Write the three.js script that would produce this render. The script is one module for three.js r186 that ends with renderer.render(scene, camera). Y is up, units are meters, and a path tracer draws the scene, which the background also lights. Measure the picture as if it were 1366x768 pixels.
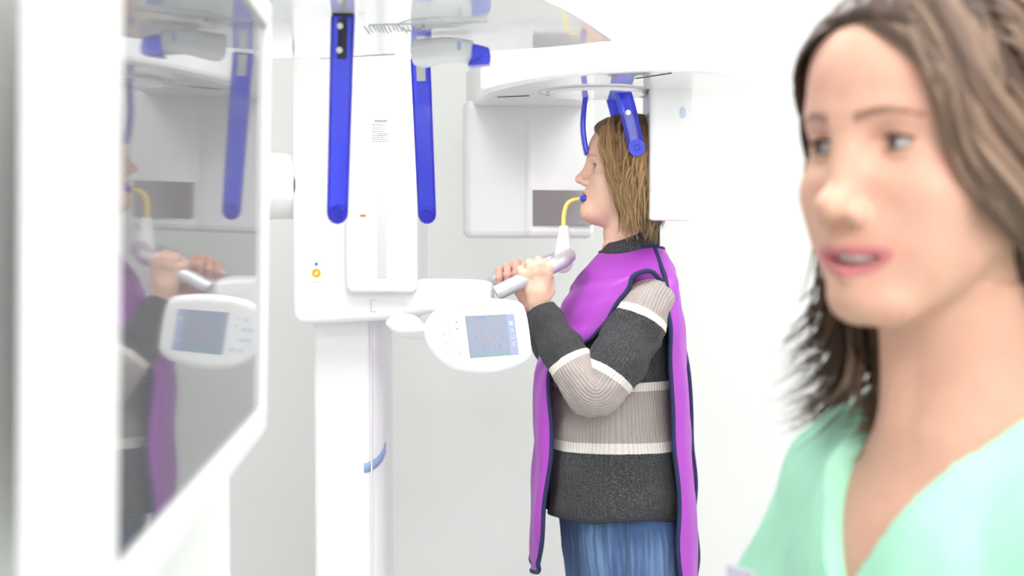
import * as THREE from 'three';
import { RoundedBoxGeometry } from 'three/addons/geometries/RoundedBoxGeometry.js';
import { mergeGeometries, mergeVertices, toCreasedNormals } from 'three/addons/utils/BufferGeometryUtils.js';
import { RectAreaLightUniformsLib } from 'three/addons/lights/RectAreaLightUniformsLib.js';
import { createNoise3D } from 'simplex-noise';

// ---------------------------------------------------------------- camera, exposure, lights
const FOCAL = 1770, PITCH = Math.atan(74 / FOCAL), EYE = 1.4;
const scene = new THREE.Scene();
scene.background = new THREE.Color(0xf2f3f2);
const camera = new THREE.PerspectiveCamera(2 * Math.atan(384 / FOCAL) * 180 / Math.PI, 1366 / 768, 0.05, 40);
camera.position.set(0, EYE, 0);
camera.rotation.x = -PITCH;
camera.focus = 2.5;
camera.userData.fStop = 5.0;
camera.updateMatrixWorld(true);
const renderer = new THREE.WebGLRenderer({ antialias: true });
renderer.toneMapping = THREE.LinearToneMapping;
renderer.toneMappingExposure = 1.42;
renderer.shadowMap.enabled = true;
RectAreaLightUniformsLib.init();

const ROOM = { x0: -1.9, x1: 2.3, z0: -4.0, z1: 1.6, h: 2.75 };
// x, z, width (x), depth (z), light
const PANELS = [
  [-0.5, -2.1, 1.0, 0.6, 12.5], [0.75, -0.4, 1.3, 0.65, 4.8],
  [1.3, -2.6, 1.3, 0.65, 7], [0.6, 0.95, 1.3, 0.65, 14],
];
const SOFTBOX = { at: [0.15, 2.1, 0.55], to: [0.1, 1.25, -3], w: 0.9, h: 0.6, light: 2.8 };   // the photographer's lamp, above and behind the camera

// ---------------------------------------------------------------- helpers
let seed = 20240;
const rnd = () => { seed = (seed * 1664525 + 1013904223) >>> 0; return seed / 4294967296; };
const rr = (a, b) => a + (b - a) * rnd();
const noise3 = createNoise3D(rnd);
const V = (x, y, z) => new THREE.Vector3(x, y, z);
const lerp = (a, b, t) => a + (b - a) * t, clamp = (x, a = 0, b = 1) => Math.min(b, Math.max(a, x));
const sstep = (a, b, x) => { const t = clamp((x - a) / (b - a)); return t * t * (3 - 2 * t); };
// a point of the place from where it stands in the photograph's 1366 x 768 frame and its distance
function at(px, py, d) { const y = (384 - py) / FOCAL * d, c = Math.cos(PITCH), s = Math.sin(PITCH); return V((px - 683) / FOCAL * d, EYE + y * c - d * s, -y * s - d * c); }
const taken = {};
function numbered(n) { const k = taken[n] = (taken[n] ?? -1) + 1; return k ? `${n}_${String(k).padStart(3, '0')}` : n; }
function shade(o) { o.castShadow = true; o.receiveShadow = true; return o; }
function thing(name, label, category, pos = [0, 0, 0], group) {
  const o = new THREE.Group(); o.name = numbered(name); o.position.set(...pos); o.userData = { label, category }; if (group) o.userData.group = group; scene.add(o); return o;
}
function part(parent, name, geo, mat, label) { const m = shade(new THREE.Mesh(geo, mat)); m.name = name; if (label) m.userData.label = label; parent.add(m); return m; }
function struct(name, geo, mat, label) { const m = part(scene, name, geo, mat, label); m.userData.kind = 'structure'; m.userData.category = name.split('_')[0]; return m; }
const rbox = (w, h, d, r = 0.01, seg = 3) => new RoundedBoxGeometry(w, h, d, seg, Math.min(r, w / 2.01, h / 2.01, d / 2.01));
const mv = (g, x, y, z) => g.translate(x, y, z);
function merge(list) { return mergeGeometries(list.map(g => { const n = g.index ? g.toNonIndexed() : g; for (const k of Object.keys(n.attributes)) if (!['position', 'normal', 'uv'].includes(k)) n.deleteAttribute(k); return n; })); }
function extrude(shape, depth, bevel = 0.004, seg = 3, curve = 24) {
  const g = new THREE.ExtrudeGeometry(shape, { depth: depth - 2 * bevel, bevelEnabled: bevel > 0, bevelThickness: bevel, bevelSize: bevel, bevelOffset: -bevel, bevelSegments: seg, curveSegments: curve });
  return g.translate(0, 0, -(depth - 2 * bevel) / 2);
}
const smoothShape = (pts, n = 60, closed = true, tension = 0.5) => { const c = new THREE.CatmullRomCurve3(pts.map(p => V(p[0], p[1], 0)), closed, 'catmullrom', tension); return new THREE.Shape(c.getPoints(n).slice(0, closed ? -1 : undefined).map(p => new THREE.Vector2(p.x, p.y))); };
// rings of points -> skin with uv (u round, v along), caps optional
function skin(rings, { closed = true, capStart = false, capEnd = false, us = 1, vs = 1, uvs = null } = {}) {
  const n = rings[0].length, m = rings.length, cols = closed ? n + 1 : n, pos = [], uv = [], idx = [];
  for (let j = 0; j < m; j++) for (let i = 0; i < cols; i++) { const p = rings[j][i % n]; pos.push(p.x, p.y, p.z); if (uvs) uv.push(...uvs(i / (cols - 1), j / (m - 1), p)); else uv.push(i / (cols - 1) * us, j / (m - 1) * vs); }
  for (let j = 0; j < m - 1; j++) for (let i = 0; i < cols - 1; i++) { const a = j * cols + i, b = a + 1, c = a + cols, d = c + 1; idx.push(a, b, d, a, d, c); }
  const cap = (j, flip) => { const c = pos.length / 3, o = V(0, 0, 0); rings[j].forEach(p => o.add(p)); o.divideScalar(n); pos.push(o.x, o.y, o.z); uv.push(0, 0); const s = pos.length / 3; for (let i = 0; i < n; i++) { const p = rings[j][i]; pos.push(p.x, p.y, p.z); uv.push(0, 0); } for (let i = 0; i < n; i++) { const a = s + i, b = s + (i + 1) % n; flip ? idx.push(c, b, a) : idx.push(c, a, b); } };
  if (capStart) cap(0, true); if (capEnd) cap(m - 1, false);
  const g = new THREE.BufferGeometry();
  g.setAttribute('position', new THREE.Float32BufferAttribute(pos, 3)); g.setAttribute('uv', new THREE.Float32BufferAttribute(uv, 2)); g.setIndex(idx); g.computeVertexNormals();
  if (closed) { const N = g.attributes.normal; for (let j = 0; j < m; j++) { const a = j * cols, b = a + cols - 1, x = N.getX(a) + N.getX(b), y = N.getY(a) + N.getY(b), z = N.getZ(a) + N.getZ(b), l = Math.hypot(x, y, z) || 1; N.setXYZ(a, x / l, y / l, z / l); N.setXYZ(b, x / l, y / l, z / l); } }
  return g;
}
// swept tube: pts Vector3[], radii number or [a, b] per point (a along side, b along up); side hint vector
function sweep(pts, rad, { seg = 16, up = V(0, 1, 0), capStart = true, capEnd = true, us = 1, vs = 1, shape } = {}) {
  const rings = [], n = pts.length;
  for (let i = 0; i < n; i++) {
    const t = pts[Math.min(n - 1, i + 1)].clone().sub(pts[Math.max(0, i - 1)]).normalize();
    const s = t.clone().cross(up).normalize(), u = t.clone().cross(s).normalize();
    const r = typeof rad === 'function' ? rad(i / (n - 1), i) : Array.isArray(rad) ? rad[i] : rad, [a, b] = Array.isArray(r) ? r : [r, r];
    const ring = [];
    for (let k = 0; k < seg; k++) { const f = k / seg * Math.PI * 2, m = shape ? shape(f, i / (n - 1)) : 1; ring.push(pts[i].clone().addScaledVector(s, Math.cos(f) * a * m).addScaledVector(u, Math.sin(f) * b * m)); }
    rings.push(ring);
  }
  return skin(rings, { capStart, capEnd, us, vs });
}
const curvePts = (pts, n) => new THREE.CatmullRomCurve3(pts, false, 'centripetal').getPoints(n);
function canvasTex(w, h, draw, srgb = true) { const c = document.createElement('canvas'); c.width = w; c.height = h; const x = c.getContext('2d'); draw(x, w, h); const t = new THREE.CanvasTexture(c); if (srgb) t.colorSpace = THREE.SRGBColorSpace; t.magFilter = THREE.LinearFilter; return t; }
function dataTex(w, h, f, srgb = false) { const a = new Uint8Array(w * h * 4); for (let y = 0; y < h; y++) for (let x = 0; x < w; x++) { const v = f(x / w, y / h, x, y), i = (y * w + x) * 4; const c = Array.isArray(v) ? v : [v, v, v]; a[i] = clamp(c[0]) * 255; a[i + 1] = clamp(c[1]) * 255; a[i + 2] = clamp(c[2]) * 255; a[i + 3] = 255; } const t = new THREE.DataTexture(a, w, h); t.wrapS = t.wrapT = THREE.RepeatWrapping; t.magFilter = THREE.LinearFilter; t.minFilter = THREE.LinearMipmapLinearFilter; if (srgb) t.colorSpace = THREE.SRGBColorSpace; t.needsUpdate = true; return t; }
const lin = (r, g, b) => new THREE.Color().setRGB(r, g, b);

// ---------------------------------------------------------------- materials
const plasterBump = dataTex(256, 256, (u, v) => 0.5 + 0.25 * noise3(Math.cos(u * 6.283) * 9, Math.sin(u * 6.283) * 9, v * 60) + 0.25 * noise3(Math.cos(v * 6.283) * 20, Math.sin(v * 6.283) * 20, u * 120));
const M = {
  wall: new THREE.MeshStandardMaterial({ color: lin(0.80, 0.81, 0.80), roughness: 0.92, bumpMap: plasterBump, bumpScale: 0.0004 }),
  ceiling: new THREE.MeshStandardMaterial({ color: lin(0.85, 0.85, 0.84), roughness: 0.95 }),
  floor: new THREE.MeshStandardMaterial({ color: lin(0.78, 0.79, 0.79), roughness: 0.45, map: dataTex(256, 256, () => { const n = 0.9 + 0.1 * rnd(); return [n, n, n]; }, true) }),
  plastic: new THREE.MeshPhysicalMaterial({ color: lin(0.87, 0.87, 0.875), roughness: 0.38, clearcoat: 0.25, clearcoatRoughness: 0.2 }),
  gloss: new THREE.MeshPhysicalMaterial({ color: lin(0.9, 0.905, 0.905), roughness: 0.07, clearcoat: 0.6, clearcoatRoughness: 0.03 }),
  plate: new THREE.MeshPhysicalMaterial({ color: lin(0.80, 0.805, 0.82), roughness: 0.3 }),
  seam: new THREE.MeshStandardMaterial({ color: lin(0.05, 0.05, 0.06), roughness: 0.7 }),
  tick: new THREE.MeshStandardMaterial({ color: lin(0.25, 0.25, 0.27), roughness: 0.6 }),
  slot: new THREE.MeshStandardMaterial({ color: lin(0.62, 0.62, 0.66), roughness: 0.5 }),
  blue: new THREE.MeshPhysicalMaterial({ color: lin(0.085, 0.11, 0.97), roughness: 0.08, transmission: 0.62, thickness: 0.012, ior: 1.4 }),
  blueDeep: new THREE.MeshPhysicalMaterial({ color: lin(0.06, 0.05, 0.72), roughness: 0.08, transmission: 0.3, thickness: 0.006, ior: 1.4 }),
  blueSolid: new THREE.MeshPhysicalMaterial({ color: lin(0.025, 0.04, 0.66), roughness: 0.34 }),
  paleCap: new THREE.MeshPhysicalMaterial({ color: lin(0.55, 0.62, 0.72), roughness: 0.3 }),
  darkMetal: new THREE.MeshStandardMaterial({ color: lin(0.03, 0.03, 0.05), roughness: 0.4, metalness: 0.3 }),
  beigeMetal: new THREE.MeshStandardMaterial({ color: lin(0.62, 0.6, 0.56), roughness: 0.4, metalness: 0.4 }),
  screw: new THREE.MeshStandardMaterial({ color: lin(0.75, 0.73, 0.66), roughness: 0.35, metalness: 0.5 }),
  silver: new THREE.MeshPhysicalMaterial({ color: lin(0.6, 0.59, 0.63), roughness: 0.42, metalness: 0.6 }),
  sensor: new THREE.MeshPhysicalMaterial({ color: lin(0.33, 0.31, 0.32), roughness: 0.25, metalness: 0.3, clearcoat: 0.5 }),
  yellow: new THREE.MeshPhysicalMaterial({ color: lin(0.93, 0.73, 0.16), roughness: 0.3, clearcoat: 0.3 }),
  decalBlue: new THREE.MeshStandardMaterial({ color: lin(0.35, 0.48, 0.78), roughness: 0.5 }),
  orange: new THREE.MeshStandardMaterial({ color: lin(0.45, 0.2, 0.08), roughness: 0.5 }),
  glass: new THREE.MeshPhysicalMaterial({ color: lin(0.13, 0.13, 0.14), roughness: 0.035, ior: 1.6 }),
};

// ---------------------------------------------------------------- the room
{
  const { x0, x1, z0, z1, h } = ROOM, w = x1 - x0, l = z1 - z0, t = 0.12, xm = (x0 + x1) / 2, zm = (z0 + z1) / 2;
  const S = (name, label, sx, sy, sz, x, y, z, m) => { const g = new THREE.BoxGeometry(sx, sy, sz); const uv = g.attributes.uv; for (let i = 0; i < uv.count; i++) uv.setXY(i, uv.getX(i) * 4, uv.getY(i) * 3); g.translate(x, y, z); struct(name, g, m, label); };
  S('floor', 'pale grey vinyl floor of the treatment room', w + 2 * t, t, l + 2 * t, xm, -t / 2, zm, M.floor);
  S('ceiling', 'white ceiling above the machine', w + 2 * t, t, l + 2 * t, xm, h + t / 2, zm, M.ceiling);
  S('wall_back', 'plain white wall behind the patient and the machine', w + 2 * t, h, t, xm, h / 2, z0 - t / 2, M.wall);
  S('wall_front', 'white wall behind the viewer', w + 2 * t, h, t, xm, h / 2, z1 + t / 2, M.wall);
  S('wall_left', 'white wall on the left of the room', t, h, l, x0 - t / 2, h / 2, zm, M.wall);
  S('wall_right', 'white wall on the right of the room', t, h, l, x1 + t / 2, h / 2, zm, M.wall);
  const where = ['above the x-ray column', 'above the person in green', 'above the back right corner', 'behind the viewer'];
  for (const [k, [x, z, pw, pd, e]] of PANELS.entries()) {
    const o = thing('ceiling_light', `flat white light panel in the ceiling ${where[k]}`, 'ceiling light', [x, h, z], 'ceiling light panels');
    part(o, 'housing', mv(rbox(pw + 0.06, 0.03, pd + 0.06, 0.006), 0, -0.015, 0), M.plastic);
    part(o, 'diffuser', mv(rbox(pw, 0.012, pd, 0.004), 0, -0.031, 0), new THREE.MeshStandardMaterial({ color: 0xffffff, emissive: 0xffffff, emissiveIntensity: 1.2, roughness: 0.8 }));
    const L = new THREE.RectAreaLight(0xfffefc, e, pw, pd); L.position.set(x, h - 0.042, z); L.lookAt(x, 0, z); scene.add(L);
  }  { // lamp on a stand
    const S = SOFTBOX, o = thing('studio_softbox', 'white studio softbox lamp on a stand behind the viewer', 'studio lamp', [S.at[0], 0, S.at[2] + 0.12]);
    const black = new THREE.MeshStandardMaterial({ color: lin(0.03, 0.03, 0.03), roughness: 0.6 });
    part(o, 'pole', mv(new THREE.CylinderGeometry(0.014, 0.018, S.at[1] - 0.1, 16), 0, S.at[1] / 2 - 0.05 + 0.02, 0.1), black);
    for (let k = 0; k < 3; k++) { const a = k * 2.094 + 0.5; part(o, 'leg', sweep([V(0, 0.5, 0.1), V(Math.cos(a) * 0.42, 0.012, 0.1 + Math.sin(a) * 0.42)], 0.011, { seg: 10 }), black); }
    const head = new THREE.Group(); head.name = 'lamp_head'; head.position.set(0, S.at[1], -0.12); o.add(head); head.updateMatrixWorld(true); head.lookAt(S.to[0], S.to[1], S.to[2]);
    part(head, 'shell', sweep([V(0, 0, -0.28), V(0, 0, -0.02), V(0, 0, 0)], (t, i) => i ? [S.w / 2 + 0.02, S.h / 2 + 0.02] : [0.09, 0.09], { seg: 4, shape: () => 1, capEnd: false }), black);
    part(head, 'diffuser', new THREE.BoxGeometry(S.w, S.h, 0.006), new THREE.MeshStandardMaterial({ color: 0xffffff, emissive: 0xffffff, emissiveIntensity: 1.2, roughness: 0.8 }));
    const L = new THREE.RectAreaLight(0xfffefc, S.light, S.w, S.h); L.position.set(...S.at); L.lookAt(...S.to); L.translateZ(-0.012); scene.add(L);
  }
}

// ---------------------------------------------------------------- the x-ray machine
const machine = thing('dental_xray_machine', 'white dental x-ray machine with blue head supports, column and control panel', 'x-ray machine', [-0.36, 0, -3.1]);
{
  const O = machine.position;
  const L = (g) => g.translate(-O.x, -O.y, -O.z);           // from the room's axes to the machine's
  const mp = (parent, name, geo, mat, label) => part(parent, name, L(geo), mat, label);
  const bolt = (c, dir, r, t = 0.002) => { const g = new THREE.CylinderGeometry(r, r * 1.05, t, 20); g.applyQuaternion(new THREE.Quaternion().setFromUnitVectors(V(0, 1, 0), dir.clone().normalize())); return g.translate(c.x, c.y, c.z); };
  const shapeRect = (w, h, r) => { const s = new THREE.Shape(), a = w / 2, b = h / 2; s.moveTo(-a + r, -b); s.lineTo(a - r, -b); s.absarc(a - r, -b + r, r, -Math.PI / 2, 0); s.lineTo(a, b - r); s.absarc(a - r, b - r, r, 0, Math.PI / 2); s.lineTo(-a + r, b); s.absarc(-a + r, b - r, r, Math.PI / 2, Math.PI); s.lineTo(-a, -b + r); s.absarc(-a + r, -b + r, r, Math.PI, Math.PI * 1.5); return s; };

  // column: square front, rounded right side, foot plate
  const colX0 = -0.452, colX1 = -0.292, zF = -3.0, zB = -3.24;
  const colShape = new THREE.Shape();
  colShape.moveTo(colX0 + 0.02, zF); colShape.lineTo(colX1 - 0.045, zF); colShape.quadraticCurveTo(colX1, zF, colX1, zF - 0.06); colShape.lineTo(colX1, zB); colShape.lineTo(colX0, zB); colShape.lineTo(colX0, zF - 0.02); colShape.quadraticCurveTo(colX0, zF, colX0 + 0.02, zF);
  const upright = (shape, y0, y1, bevel = 0.004) => { const g = new THREE.ExtrudeGeometry(shape, { depth: y1 - y0 - 2 * bevel, bevelEnabled: true, bevelThickness: bevel, bevelSize: bevel, bevelOffset: -bevel, bevelSegments: 3, curveSegments: 16 }); g.translate(0, 0, bevel); const m = new THREE.Matrix4().set(1, 0, 0, 0, 0, 0, 1, y0, 0, 1, 0, 0, 0, 0, 0, 1); g.applyMatrix4(m); const ix = g.attributes.position; /* mirrored axes: turn the faces */ const p = ix.array, n = g.attributes.normal.array, u = g.attributes.uv.array; for (let i = 0; i < p.length; i += 9) { for (let k = 0; k < 3; k++) { let t = p[i + 3 + k]; p[i + 3 + k] = p[i + 6 + k]; p[i + 6 + k] = t; t = n[i + 3 + k]; n[i + 3 + k] = n[i + 6 + k]; n[i + 6 + k] = t; } const j = i / 9 * 6; for (let k = 0; k < 2; k++) { const t = u[j + 2 + k]; u[j + 2 + k] = u[j + 4 + k]; u[j + 4 + k] = t; } } return g; };
  const column = mp(machine, 'column', upright(colShape, 0.03, 1.25), M.plastic);
  mp(column, 'edge_strip', mv(rbox(0.004, 1.15, 0.012, 0.0015), -0.319, 0.63, zF + 0.001), M.plate);
  { // pale blue mark wrapped round the column's rounded edge
    const rings = []; for (let j = 0; j <= 12; j++) { const t = j / 12; const q = new THREE.QuadraticBezierCurve(new THREE.Vector2(colX1 - 0.045, zF), new THREE.Vector2(colX1, zF), new THREE.Vector2(colX1, zF - 0.06)).getPoint(t * 0.86); const dir = V(lerp(0.1, 1, t), 0, lerp(1, 0.15, t)).normalize(); const y = at(505, 622, 3.0).y + lerp(-0.006, 0.034, Math.pow(t, 1.5)); rings.push([V(q.x, y - 0.012, q.y).addScaledVector(dir, 0.0022), V(q.x, y + 0.01, q.y).addScaledVector(dir, 0.0022), V(q.x, y + 0.01, q.y).addScaledVector(dir, -0.001), V(q.x, y - 0.012, q.y).addScaledVector(dir, -0.001)]); }
    mp(column, 'blue_mark', skin(rings, { capStart: true, capEnd: true }), M.decalBlue, 'pale blue curved mark');
  }
  mp(machine, 'foot_plate', mv(rbox(0.42, 0.03, 0.46, 0.012), -0.367, 0.015, -3.13), M.plate);

  // carriage that slides on the column
  const cx0 = -0.485, cx1 = -0.208, cz = -2.93;
  { const s = new THREE.Shape(); const yb = at(480, 432, 2.95).y, yt = 2.33, r = 0.03; s.moveTo(cx0 + r, yb); s.lineTo(cx1, yb + 0.012); s.lineTo(cx1, yt - r); s.quadraticCurveTo(cx1, yt, cx1 - r, yt); s.lineTo(cx0 + r, yt); s.quadraticCurveTo(cx0, yt, cx0, yt - r); s.lineTo(cx0, yb + r); s.quadraticCurveTo(cx0, yb, cx0 + r, yb);
    mp(machine, 'carriage', mv(extrude(s, 0.36, 0.014, 4), 0, 0, cz - 0.18), M.plastic); }
  const cover = (() => { const a = at(461, 391, 2.91), b = at(557, 40, 2.91); const w = b.x - a.x, h = b.y - a.y; return mp(machine, 'carriage_cover', mv(extrude(shapeRect(w, h, 0.018), 0.03, 0.008, 4), (a.x + b.x) / 2, (a.y + b.y) / 2, cz + 0.008), M.plate, 'pale front cover with a long slot'); })();
  const coverZ = cz + 0.023;
  { const a = at(503, 371, 2.9), b = at(515, 204, 2.9); mp(cover, 'slot', mv(rbox(b.x - a.x, b.y - a.y, 0.004, 0.001), (a.x + b.x) / 2, (a.y + b.y) / 2, coverZ - 0.001), M.slot, 'grey vertical slot'); }
  { const a = at(494, 190, 2.9), b = at(523, 159, 2.9); const tex = canvasTex(256, 270, (x, w, h) => { x.fillStyle = '#d8d8dc'; x.fillRect(0, 0, w, h); x.fillStyle = '#3c3c44'; for (let i = 0; i < 7; i++) x.fillRect(58 + i * 21, 12, 13, 24); x.fillStyle = '#6e6e78'; for (let i = 0; i < 9; i++) x.fillRect(20, 54 + i * 22, 120 + ((i * 53) % 90), 7); x.fillStyle = '#6a6a72'; x.fillRect(20, 252, 216, 8); x.strokeStyle = '#77777f'; x.lineWidth = 5; x.strokeRect(150, 170, 40, 40); x.beginPath(); x.moveTo(90, 210); x.lineTo(115, 168); x.lineTo(140, 210); x.closePath(); x.stroke(); });
    mp(cover, 'rating_label', mv(new THREE.BoxGeometry(b.x - a.x, b.y - a.y, 0.001), (a.x + b.x) / 2, (a.y + b.y) / 2, coverZ + 0.0005), new THREE.MeshStandardMaterial({ map: tex, roughness: 0.6 }), 'small printed rating label'); }
  { const c = at(484, 287.5, 2.9); mp(cover, 'orange_lamp', mv(rbox(0.012, 0.005, 0.003, 0.001), c.x, c.y, coverZ), M.orange, 'tiny orange brown lamp'); }
  { const c = at(498, 408, 2.92); mp(machine, 'latch_frame', mv(merge([mv(rbox(0.0016, 0.027, 0.002, 0.0004), -0.0066, 0, 0), mv(rbox(0.012, 0.0014, 0.002, 0.0004), 0, 0.013, 0), mv(rbox(0.012, 0.0014, 0.002, 0.0004), 0, -0.013, 0)]), c.x, c.y, -2.929), M.slot); }
  { // round yellow emblem with a blue dot
    const c = at(421, 359, 2.92), tex = canvasTex(192, 320, (x, w, h) => { x.fillStyle = '#f4f4f5'; x.fillRect(0, 0, w, h); x.strokeStyle = '#c4d4ee'; x.lineWidth = 7; for (const r of [74, 96]) { x.beginPath(); x.arc(96, 100, r, Math.PI * 1.2, Math.PI * 1.8); x.stroke(); } x.fillStyle = '#2f86d8'; x.beginPath(); x.arc(96, 96, 22, 0, 7); x.fill(); x.fillStyle = '#f0b43c'; x.beginPath(); for (let i = 0; i < 48; i++) { const r = i % 2 ? 66 : 54, a = i / 48 * Math.PI * 2; x.lineTo(96 + Math.cos(a) * r, 212 + Math.sin(a) * r); } x.fill(); x.fillStyle = '#fff6e0'; x.save(); x.translate(96, 212); x.rotate(-0.8); x.fillRect(-24, -9, 48, 18); x.restore(); x.strokeStyle = '#cfdcf0'; x.beginPath(); x.arc(96, 150, 140, Math.PI * 0.36, Math.PI * 0.64); x.stroke(); });
    mp(machine, 'emblem', mv(new THREE.BoxGeometry(0.033, 0.055, 0.001), c.x, c.y, -2.9293), new THREE.MeshStandardMaterial({ map: tex, roughness: 0.5 }), 'yellow round emblem below a blue dot'); }
  // round joint on the carriage's left side
  { const c = at(398, 248, 3.0); const pts = [[0.0, 0.075], [0.02, 0.075], [0.12, 0.075], [0.2, 0.073]].map(([x, r]) => new THREE.Vector2(r, x)); const g = new THREE.LatheGeometry(pts, 40); g.rotateZ(Math.PI / 2); g.rotateY(0.12);
    const j = mp(machine, 'side_joint', mv(g, c.x - 0.008, c.y, c.z), M.plastic);
    const s = new THREE.CylinderGeometry(0.0762, 0.0762, 0.0022, 48); s.rotateZ(Math.PI / 2); s.rotateY(0.12); mp(j, 'joint_seam', mv(s, c.x - 0.005, c.y, c.z), M.seam); }

  // lower arm that carries the handles
  { // x, lower edge, upper edge, front z, back z
    const rows = [[-0.4, 1.206, 1.297, -2.94, -3.1], [-0.3, 1.207, 1.297, -2.938, -3.08], [-0.23, 1.212, 1.2965, -2.925, -3.06], [-0.17, 1.224, 1.296, -2.88, -3.04], [-0.12, 1.232, 1.2955, -2.83, -3.03], [-0.08, 1.238, 1.2945, -2.795, -3.03], [-0.06, 1.241, 1.292, -2.784, -3.03], [-0.047, 1.246, 1.288, -2.785, -3.025], [-0.04, 1.253, 1.28, -2.795, -3.02]];
    const c = [1, 2, 3, 4].map(k => new THREE.CatmullRomCurve3(rows.map(r => V(r[0], r[k], 0)), false, 'catmullrom', 0.5)), rings = [];
    for (let j = 0; j <= 60; j++) { const t = j / 60, [y0, y1, zf, zb] = c.map(k => k.getPoint(t).y), x = c[0].getPoint(t).x, ring = []; for (let i = 0; i < 40; i++) { const f = i / 40 * Math.PI * 2, e = 0.32, q = (v) => Math.sign(v) * Math.pow(Math.abs(v), e); ring.push(V(x, (y0 + y1) / 2 + (y1 - y0) / 2 * q(Math.cos(f)), (zf + zb) / 2 + (zf - zb) / 2 * q(Math.sin(f)))); } rings.push(ring); }
    mp(machine, 'lower_arm', skin(rings, { capStart: true, capEnd: true }), M.plastic); }

  // silver handle loop
  const hA = at(662, 391, 2.79), hB = at(741, 352.5, 2.8), hC = at(757, 342, 2.86), hD = at(757, 341, 3.02), hE = at(742, 346, 3.1), hF = at(650, 376, 3.1);
  const handle = mp(machine, 'handle', sweep(curvePts([hA, hA.clone().lerp(hB, 0.5), hB, hC, hC.clone().lerp(hD, 0.5), hD, hE, hE.clone().lerp(hF, 0.5), hF], 70), (t) => t > 0.97 ? 0.016 * lerp(1, 0.45, (t - 0.97) / 0.03) : 0.0165, { seg: 24 }), M.silver, 'silver grab handle');
  // bite holder
  const post = (() => { const a = at(750, 352, 2.93), b = at(752.5, 305, 2.95); const s = smoothShape([[-0.021, -0.006], [-0.012, -0.022], [0.008, -0.022], [0.02, -0.004], [0.0145, 0.04], [0.0105, 0.072], [0.009, 0.08], [-0.008, 0.08], [-0.0095, 0.074], [-0.0165, 0.035]], 60, true, 0.4); return mp(machine, 'bite_post', mv(extrude(s, 0.03, 0.006, 4), a.x + 0.003, a.y + 0.004, a.z), M.plastic, 'white tapered post under the bite block'); })();
  { const c = at(751, 349, 2.905); const s = new THREE.CylinderGeometry(0.0155, 0.0155, 0.004, 32); s.rotateX(Math.PI / 2); mp(post, 'post_ring', mv(s, c.x, c.y, c.z), M.silver); }

  // control panel
  const con = at(636.5, 448, 2.57);
  const panel = (() => {
    const out = [[-0.102, 0.004], [-0.098, 0.03], [-0.084, 0.05], [-0.055, 0.066], [-0.012, 0.072], [0.03, 0.071], [0.066, 0.066], [0.086, 0.06], [0.096, 0.045], [0.101, 0.01], [0.103, -0.03], [0.1, -0.045], [0.085, -0.058], [0.05, -0.069], [0.01, -0.073], [-0.04, -0.066], [-0.075, -0.046], [-0.095, -0.02]];
    const s = smoothShape(out, 96, true, 0.5), g = extrude(s, 0.042, 0.014, 6); g.rotateZ(0.06); g.translate(con.x, con.y, con.z);
    return mp(machine, 'control_panel', g, M.plastic, 'white egg shaped control panel');
  })();
  { const tex = canvasTex(512, 420, (x, w, h) => {
      x.fillStyle = '#a8b1c4'; x.fillRect(0, 0, w, h); x.fillStyle = '#b3bce4'; x.fillRect(430, 0, 82, h); x.fillStyle = '#9db4c0'; x.fillRect(0, 370, 430, 50); x.fillStyle = '#9ba8d2'; x.fillRect(130, 10, 90, 26); x.fillStyle = '#bdaab8'; x.fillRect(14, 20, 60, 22);
      x.strokeStyle = '#b9a8b8'; x.lineWidth = 16; x.beginPath(); x.moveTo(110, 95); x.bezierCurveTo(150, 200, 165, 268, 220, 270); x.bezierCurveTo(290, 262, 300, 180, 318, 82); x.stroke(); x.fillStyle = '#b7a4b4'; x.fillRect(190, 92, 40, 12);
      x.fillStyle = '#97a4dc'; for (const [a, b] of [[84, 216], [366, 226]]) { x.beginPath(); x.moveTo(a - 14, b); x.lineTo(a + 10, b - 24); x.lineTo(a + 10, b + 24); x.fill(); } for (const a of [150, 262, 318]) x.fillRect(a, 296, 14, 56); x.fillStyle = '#bfa9a8'; x.fillRect(206, 290, 14, 60);
      x.fillStyle = '#d9def6'; x.fillRect(450, 70, 40, 44); x.lineWidth = 8; x.strokeStyle = '#d9def6'; x.beginPath(); x.moveTo(455, 140); x.lineTo(490, 165); x.lineTo(460, 190); x.stroke(); x.beginPath(); x.arc(470, 226, 22, -1, 2.6); x.stroke(); x.fillRect(448, 290, 46, 10); x.fillRect(448, 316, 46, 10); });
    const q = [[620, 421.5], [685.5, 418.5], [692.5, 473], [627, 478]].map(p => at(p[0], p[1], 2.547)); const z = con.z + 0.0213;
    const rings = [[q[3], q[2]], [q[0], q[1]]].map(r => r.map(p => V(p.x, p.y, z)));
    const back = rings.map(r => r.map(p => p.clone().setZ(z - 0.003)));
    const g = skin(rings, { closed: false }), side = skin([[...rings[0], ...rings[1].slice().reverse()].map(p => p), [...back[0], ...back[1].slice().reverse()]].reverse(), {});
    mp(panel, 'display_screen', g, new THREE.MeshPhysicalMaterial({ map: tex, color: lin(0.72, 0.72, 0.72), emissive: 0xffffff, emissiveMap: tex, emissiveIntensity: 0.1, roughness: 0.2 }), 'blue grey display with a jaw outline');
    void side;
    const key = (px, py, r, mat, name, label) => { const c = at(px, py, 2.547); const k = new THREE.CylinderGeometry(r, r, 0.0016, 20); k.rotateX(Math.PI / 2); mp(panel, name, mv(k, c.x, c.y, z + 0.0002), mat, label); };
    const keyMat = new THREE.MeshStandardMaterial({ color: lin(0.6, 0.66, 0.85), roughness: 0.5 });
    for (const [a, b] of [[597, 431], [592.5, 444], [600, 443.5], [594.5, 458], [602.5, 457.5], [603.5, 471], [614, 470]]) key(a, b, 0.0042, keyMat, 'button');
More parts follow.
